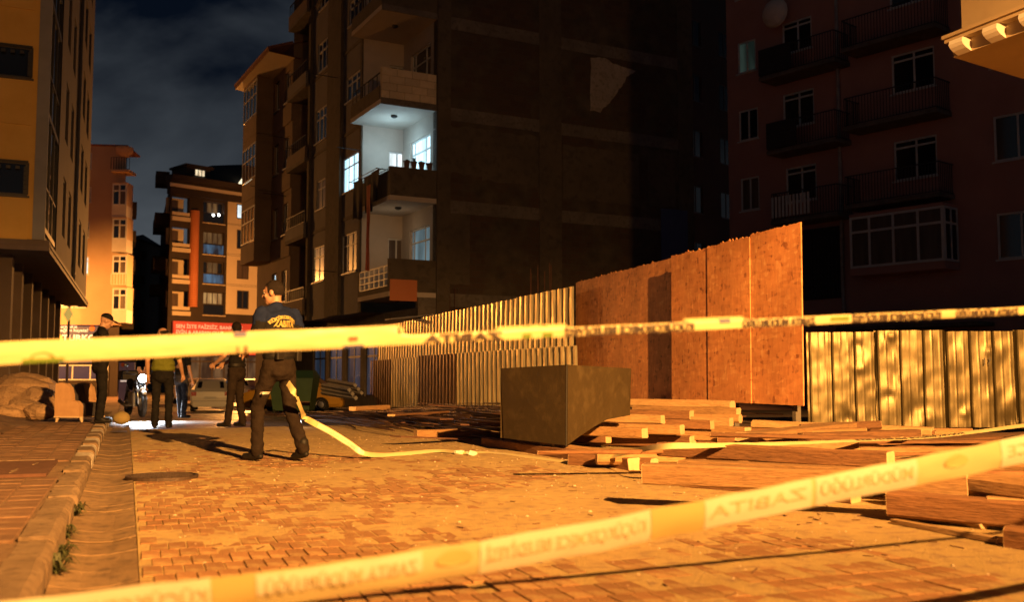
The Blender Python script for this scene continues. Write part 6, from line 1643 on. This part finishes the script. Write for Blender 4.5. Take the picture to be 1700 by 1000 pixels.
# ------------------------------------------------------------------ cars
tyre = mat('tyre', (.015, .014, .013), rough=.9); rim = mat('rim', (.35, .35, .36), rough=.35, metal=.8); carglass = mat('car_glass', (.015, .017, .02), rough=.08)
plate_m = mat('number_plate', (.6, .62, .66), rough=.5); redl = mat('tail_lamp', (.30, .02, .02), rough=.25, emit=(1, .05, .03), estr=.03); headl = mat('head_lamp', (.6, .6, .6), rough=.15)
def car(loc, yaw, label, paint, hatch=True, L_=4.1, Wd=1.72, Ht=1.46, group='parked cars'):
    e = empty('parked_car', loc, math.radians(yaw)); tag(e, label, 'car', group)
    # stations from rear (y=-L/2) to front: y, belt height, roof height, half width, roof half width
    h = Ht / 1.46
    if hatch: stn = [(-.5, .62, .62, .90, .90), (-.495, .86, .88, .96, .88), (-.46, .97, 1.03, 1, .80), (-.36, .98, 1.36, 1, .72), (-.25, .97, 1.44, 1, .72), (-.02, .95, 1.46, 1, .73), (.12, .93, 1.38, 1, .70), (.25, .92, .98, 1, .80), (.40, .82, .85, .97, .82), (.475, .70, .73, .9, .80), (.5, .52, .54, .82, .78)]
    else: stn = [(-.5, .62, .62, .88, .88), (-.495, .92, .95, .94, .86), (-.38, 1.0, 1.04, 1, .82), (-.30, 1.0, 1.10, 1, .78), (-.18, .98, 1.40, 1, .70), (-.02, .96, 1.45, 1, .70), (.10, .94, 1.38, 1, .69), (.22, .93, .98, 1, .80), (.40, .84, .87, .97, .82), (.475, .72, .75, .9, .80), (.5, .52, .54, .82, .78)]
    rings = []
    for (y, bz, rz_, hw, rw) in stn:
        hw *= Wd / 2; rw *= Wd / 2; bz *= h; rz_ *= h; rr = min(rw, hw)
        half = [(hw * .86, .22), (hw * .97, .34), (hw, .58), (hw * .985, bz), (rr, max(bz + .005, rz_ - .05)), (rr * .9, max(bz + .01, rz_)), (rr * .4, max(bz + .012, rz_ + .012))]
        rings.append([V((x, y * L_, z)) for x, z in half] + [V((-x, y * L_, z)) for x, z in reversed(half)])
    mb = MB(); n = len(rings[0]); vs = [v for r in rings for v in r]; fs = []
    for i in range(len(rings) - 1):
        for q in range(n): fs.append((i * n + q, i * n + (q + 1) % n, (i + 1) * n + (q + 1) % n, (i + 1) * n + q))
    fs.append(tuple(range(n))); fs.append(tuple((len(rings) - 1) * n + q for q in range(n))); mb.add(vs, fs)
    obj('body', mb, paint, e, False, True)
    def patch(i0, i1, q0, q1, f0=.06, f1=.94, g0=.12, g1=.9, out=.006):
        a, b, c, d = rings[i0][q0], rings[i1][q0], rings[i1][q1], rings[i0][q1]
        P_ = lambda f, g: a.lerp(b, f).lerp(d.lerp(c, f), g)
        vs = [P_(f0, g0), P_(f1, g0), P_(f1, g1), P_(f0, g1)]; nn = (vs[1] - vs[0]).cross(vs[3] - vs[0]).normalized(); cc = sum(vs, V()) / 4
        if nn.dot(cc - V((0, 0, .7))) < 0: nn = -nn
        m = MB(); m.prism([v + nn * (out - .004) for v in vs], nn * .004); return m
    rr = 2 if hatch else 3
    gl = [(rr, rr + 1, 5, 8, .05, .92, .03, .97)]
    fi = 6
    gl += [(fi, fi + 1, 5, 8, .05, .95, .03, .97)]
    for (i0, i1) in ((rr + 1, rr + 2), (rr + 2, rr + 3), (rr + 3, rr + 4))[:3]:
        for q0, q1 in ((3, 4), (10, 9)): gl.append((i0, i1, q0, q1, .05, .95, .1, .9))
    for g in gl: obj('window', patch(*g), carglass, e, False, True)
    for (y, sx) in ((-.31, -1), (-.31, 1), (.31, -1), (.31, 1)):
        wq = MB(); c = V((sx * (Wd / 2 - .10), y * L_, .31)); wq.lathe(c, [(.2, -.1), (.3, -.1), (.315, -.06), (.315, .08), (.3, .105), (.2, .105)], 20, (sx, 0, 0)); w = obj('wheel', wq, tyre, e, True, True)
        rq = MB(); rq.lathe(c, [(.19, .09), (.2, .112), (.17, .10), (.05, .115)], 14, (sx, 0, 0)); obj('rim', rq, rim, w, False, True)
    for sx in (-1, 1):
        q = MB(); q.obox((sx * Wd * .41, -.494 * L_, .80 * h), (.11, 0, 0), (0, .03, 0), (0, 0, .09)); obj('tail_lamp', q, redl, e, False, True)
        q = MB(); q.obox((sx * Wd * .36, .475 * L_, .66 * h), (.13, 0, 0), (0, .06, 0), (0, 0, .06)); obj('headlight', q, headl, e, False, True)
        q = MB(); q.ell((sx * Wd * .54, .13 * L_, .98), (.1, .06, .07)); obj('mirror', q, paint, e, True, True)
    q = MB(); q.obox((0, -.5 * L_ - .012, .62 * h), (.26, 0, 0), (0, .008, 0), (0, 0, .056)); obj('number_plate', q, plate_m, e, False, True)
    q = MB(); q.cbox(-Wd * .45, Wd * .45, -.515 * L_, -.47 * L_, .27, .50, .03); obj('bumper', q, paint, e, False, True)
    return e
def carp(name, c): return mat(name, c, rough=.3, spec=.6)
w1 = onz(352, 677, dip(46)); w1 = at(352, 650, 46); car((w1.x, w1.y, dip(46)), 15, 'white hatchback parked with its rear to the camera behind the standing men', carp('white_paint', (.62, .62, .60)), True)
w2 = at(408, 640, 53); car((w2.x, w2.y, dip(53)), 40, 'pale sedan parked just beyond the white hatchback', carp('pale_paint', (.55, .50, .42)), False)
w3 = at(318, 640, 58); car((w3.x, w3.y, dip(58)), 25, 'light coloured car parked farthest up the street', carp('cream_paint', (.6, .5, .32)), True)
w4 = at(492, 650, 40); car((w4.x, w4.y, dip(40)), 84, 'yellow taxi seen from the side behind the walking officer', carp('taxi_paint', (.60, .33, .04)), False)

# ------------------------------------------------------------------ motorcycle with its headlight on
mloc = onz(224, 692, dip(22)); my = math.radians(-146)
mo = empty('motorcycle', (mloc.x, mloc.y, dip(22)), my); tag(mo, 'dark motorcycle with its white headlight on behind the policeman', 'motorcycle')
chrome = mat('chrome', (.6, .6, .6), rough=.2, metal=.9); mpaint = mat('bike_black', (.015, .016, .02), rough=.25); mwhite = mat('bike_white', (.6, .58, .52), rough=.4)
for y in (-.68, .68):
    q = MB(); n = 26
    for i in range(n): pass
    q.lathe((0, y, .31), [(.25, -.045), (.30, -.04), (.312, 0), (.30, .04), (.25, .045)], 24, (1, 0, 0)); w = obj('wheel', q, tyre, mo, True, True); q = MB(); q.lathe((0, y, .31), [(.06, -.06), (.245, -.03), (.245, .03), (.06, .06)], 18, (1, 0, 0)); obj('rim', q, rim, w, False, True)
q = MB(); q.limb([(0, .12, .76), (0, .28, .80), (0, .42, .74)], [.11, .14, .09]); obj('fuel_tank', remesh(q, .014, 2), mpaint, mo, True, True, False)
q = MB(); q.limb([(0, .08, .76), (0, -.3, .74), (0, -.62, .84)], [.09, .12, .08]); obj('seat', remesh(q, .016, 2), blackc, mo, True, True, False)
q = MB(); q.cbox(-.15, .15, -.15, .32, .25, .6, .03); q.lathe((0, .1, .55), [(.09, 0), (.11, .08), (.09, .2)], 12, (0, .4, 1)); obj('engine', q, chrome, mo, False, True)
q = MB(); q.limb([(0, -.62, .78), (0, -.85, .62)], [.07, .05]); q.limb([(0, .68, .66), (0, .55, .64), (0, .86, .58)], [.06, .06, .05], 8); obj('fender', remesh(q, .014, 2), mwhite, mo, True, True, False)
for x in (-.09, .09):
    q = MB(); q.tube([(x, .68, .31), (x, .42, .98)], .026, 8); obj('fork', q, chrome, mo, True, True); q = MB(); q.tube([(x * 1.3, -.68, .31), (x * 1.3, -.1, .42)], .028, 8); obj('swingarm', q, chrome, mo, True, True)
q = MB(); q.tube([(-.36, .28, 1.04), (-.16, .40, 1.02), (.16, .40, 1.02), (.36, .28, 1.04)], .014, 8); obj('handlebar', q, mpaint, mo, True, True)
for x in (-1, 1): q = MB(); q.tube([(x * .28, .33, 1.04), (x * .30, .34, 1.2)], .008, 6); q.ell((x * .31, .34, 1.24), (.06, .018, .045)); obj('mirror', q, mpaint, mo, True, True)
q = MB(); q.tube([(.14, .2, .28), (.17, -.3, .26), (.17, -.85, .36)], [.03, .035, .055], 10); obj('exhaust', q, chrome, mo, True, True)
q = MB(); q.limb([(0, .46, .92), (0, .54, .92)], [.10, .105]); obj('fairing', q, mpaint, mo, True, True); q = MB(); q.cbox(-.2, .2, -.95, -.6, .88, 1.12, .03); obj('top_box', q, mpaint, mo, False, True)
q = MB(); q.lathe((0, .635, .92), [(.10, 0), (.095, .02), (.04, .03)], 18, (0, 1, 0)); hl_ = obj('headlight', q, lit('headlight_on', (.88, .95, 1.0), 60), mo, False, True)
l = bpy.data.lights.new('headlight_beam', 'SPOT'); l.energy = 4200; l.color = (.85, .93, 1.0); l.shadow_soft_size = .09; l.spot_size = math.radians(74); l.spot_blend = .9
o = bpy.data.objects.new('headlight_beam', l); COL.objects.link(o); o.parent = mo; o.location = (0, .70, .92); o.rotation_euler = (math.radians(90 - 40), 0, 0)

# ------------------------------------------------------------------ armchair, sack and rubble on the left
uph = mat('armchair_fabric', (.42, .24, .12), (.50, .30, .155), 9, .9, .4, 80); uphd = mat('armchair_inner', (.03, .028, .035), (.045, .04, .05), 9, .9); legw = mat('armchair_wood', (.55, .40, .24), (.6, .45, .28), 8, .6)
a0 = onz(90, 699, .13); ang = math.radians(-8)
ac = empty('armchair', (a0.x, a0.y, .125 + dip(to_st(a0)[0])), ang); tag(ac, 'discarded tan armchair seen from the side on the pavement', 'armchair')
sc_ = .80
prof = [(0, .10), (0, .78), (.10, .80), (.20, .78), (.27, .70), (.305, .55), (.31, .44), (.40, .43), (.45, .38), (.47, .33), (.47, .10)]
for x0 in (0.0, .62):
    q = MB(); q.prism([V((x * sc_ * 1.15, x0, z * sc_)) for x, z in prof], V((0, .11, 0))); obj('side_panel', q, uph, ac, False, True)
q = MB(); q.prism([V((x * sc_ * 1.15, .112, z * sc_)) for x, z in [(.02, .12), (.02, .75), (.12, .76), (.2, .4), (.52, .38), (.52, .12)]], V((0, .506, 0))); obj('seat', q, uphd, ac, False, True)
q = MB(); q.box(-.01, .45 * sc_ * 1.15 + .02, -.005, .735, .075, .098); obj('base_rail', q, legw, ac, False, True)
for (x, y) in ((.03, .04), (.44, .04), (.03, .69), (.44, .69)):
    q = MB(); q.tube([(x + .0, y, .075), (x - .02 if x < .2 else x + .02, y, 0)], [.032, .018], 6); obj('leg', q, legw, ac, False, True)
bagm = mat('bin_bag', (.012, .012, .014), rough=.25)
b0 = onz(76, 690, .02); q = MB(); q.ell(b0 + V((0, .3, .26)), (.30, .28, .30), nu=22, nv=16)
for v in q.v: v += (v - b0).normalized() * (.07 * noise.noise(v * 6) + .03 * noise.noise(v * 16))
tag(obj('rubbish_bag', q, bagm, smooth=True), 'black rubbish bag slumped behind the armchair', 'rubbish bag')
stone = mat('rubble', (.36, .23, .13), (.48, .32, .19), 5, .95, .8, 20, c3=(.26, .16, .09))
rk_ = [(16, 668, 21, .62), (36, 655, 21.4, .75), (58, 668, 20.8, .55), (8, 690, 19.5, .4), (48, 684, 19.8, .42), (70, 660, 22, .5), (22, 645, 22.5, .6), (2, 655, 21.5, .55), (66, 684, 19.5, .3)]
lab = ['large rubble block at the left of the heap', 'largest rubble block at the top middle of the heap', 'rounded rubble block right of the middle of the heap', 'low rubble block at the left picture edge', 'low rubble block at the front of the heap', 'rubble block nearest the rubbish bag', 'rubble block highest at the back of the heap', 'rubble block cut by the left picture edge', 'small rubble block in front of the rubbish bag']
for (px, py, d, r), lb in zip(rk_, lab):
    c = at(px, py, d); q = MB(); q.ell((0, 0, 0), (r, r * .7, r * .52), nu=13, nv=9); sd = random.uniform(0, 99)
    for v in q.v:
        v *= 1 + .28 * noise.noise(v * 1.9 / r * .6 + V((sd, 0, 0))) + .24 * noise.noise(v * 4.2 / r * .6 + V((sd, 4, 0)))
    for v in q.v: v += c
    tag(obj('rubble_block', q, stone, smooth=False), lb, 'rubble', 'rubble blocks on the left')
# earth bank under the rubble
kind(obj('earth_bank', sheet(lambda s, t: dip(s) + .06 + .5 * min(1, max(0, (-t - 1.5) / 2.0)) * min(1, max(0, (s - 12) / 8)) + .09 * noise.noise(V((s * 1.1, t * 1.3, 2))) + .05 * noise.noise(V((s * 3, t * 3, 2))), 3, 27, -9, -1.46, 110, 40), M['soil'], smooth=True), 'structure')
# green waste container behind the officer
gb = at(489, 640, 31); gz = dip(31); grn = mat('bin_green', (.018, .05, .015), (.028, .068, .022), 5, .5)
wb = empty('waste_container', (gb.x, gb.y, gz)); tag(wb, 'green wheeled waste container behind the walking officer', 'waste container')
q = MB(); x, y = gb.x, gb.y; q.add([(x - .55, y - .45, gz + .15), (x + .55, y - .45, gz + .15), (x + .55, y + .45, gz + .15), (x - .55, y + .45, gz + .15), (x - .68, y - .55, gz + 1.15), (x + .68, y - .55, gz + 1.15), (x + .68, y + .55, gz + 1.15), (x - .68, y + .55, gz + 1.15)], [(0, 1, 5, 4), (1, 2, 6, 5), (2, 3, 7, 6), (3, 0, 4, 7), (0, 3, 2, 1)]); obj('bin_body', q, grn, wb)
q = MB(); q.add([(x - .7, y - .6, gz + 1.15), (x + .7, y - .6, gz + 1.15), (x + .7, y + .58, gz + 1.15), (x - .7, y + .58, gz + 1.15), (x - .6, y - .2, gz + 1.38), (x + .6, y - .2, gz + 1.38), (x + .6, y + .3, gz + 1.38), (x - .6, y + .3, gz + 1.38)], [(0, 1, 5, 4), (1, 2, 6, 5), (2, 3, 7, 6), (3, 0, 4, 7), (4, 5, 6, 7)]); obj('lid', q, grn, wb)
for a in (-.5, .5):
    for b in (-.4, .4): q = MB(); q.lathe((x + a - .03, y + b, gz + .1), [(.1, 0), (.1, .05)], 12, (1, 0, 0)); obj('wheel', q, tyre, wb)
# work light lying on the road behind the officer
wlp = onz(492, 712, .0); wl_ = empty('work_light', wlp); tag(wl_, 'small bright white work light lying on the road behind the officer', 'work light')
q = MB(); q.lathe(wlp + V((0, .02, .09)), [(.05, -.12), (.06, -.04), (.085, 0), (.085, .02)], 16, (.75, -.6, .2)); obj('housing', q, M['grey_pan'], wl_)
q = MB(); q.lathe(wlp + V((0, .02, .09)) + V((.75, -.6, .2)).normalized() * .021, [(.078, 0), (.07, .012), (.03, .02)], 16, (.75, -.6, .2)); obj('lens', q, lit('work_lens', (.9, .96, 1), 7), wl_)
q = MB(); q.tube([wlp + V((-.09, .1, .01)), wlp + V((-.02, .06, .05)), wlp + V((.05, .1, .01))], .012, 6); obj('stand', q, M['rail'], wl_)
# pale ball-like sack by the kerb end
sp = onz(198, 705, .0); q = MB(); q.ell(sp + V((0, .1, .11)), (.15, .13, .12), nu=16, nv=12)
for v in q.v: v += (v - sp).normalized() * .02 * noise.noise(v * 12)
tag(obj('sand_sack', q, mat('sack', (.28, .21, .08), (.34, .26, .11), 8, .9, .4, 60), smooth=True), 'small round olive sack at the end of the kerb beside the policeman', 'sack')
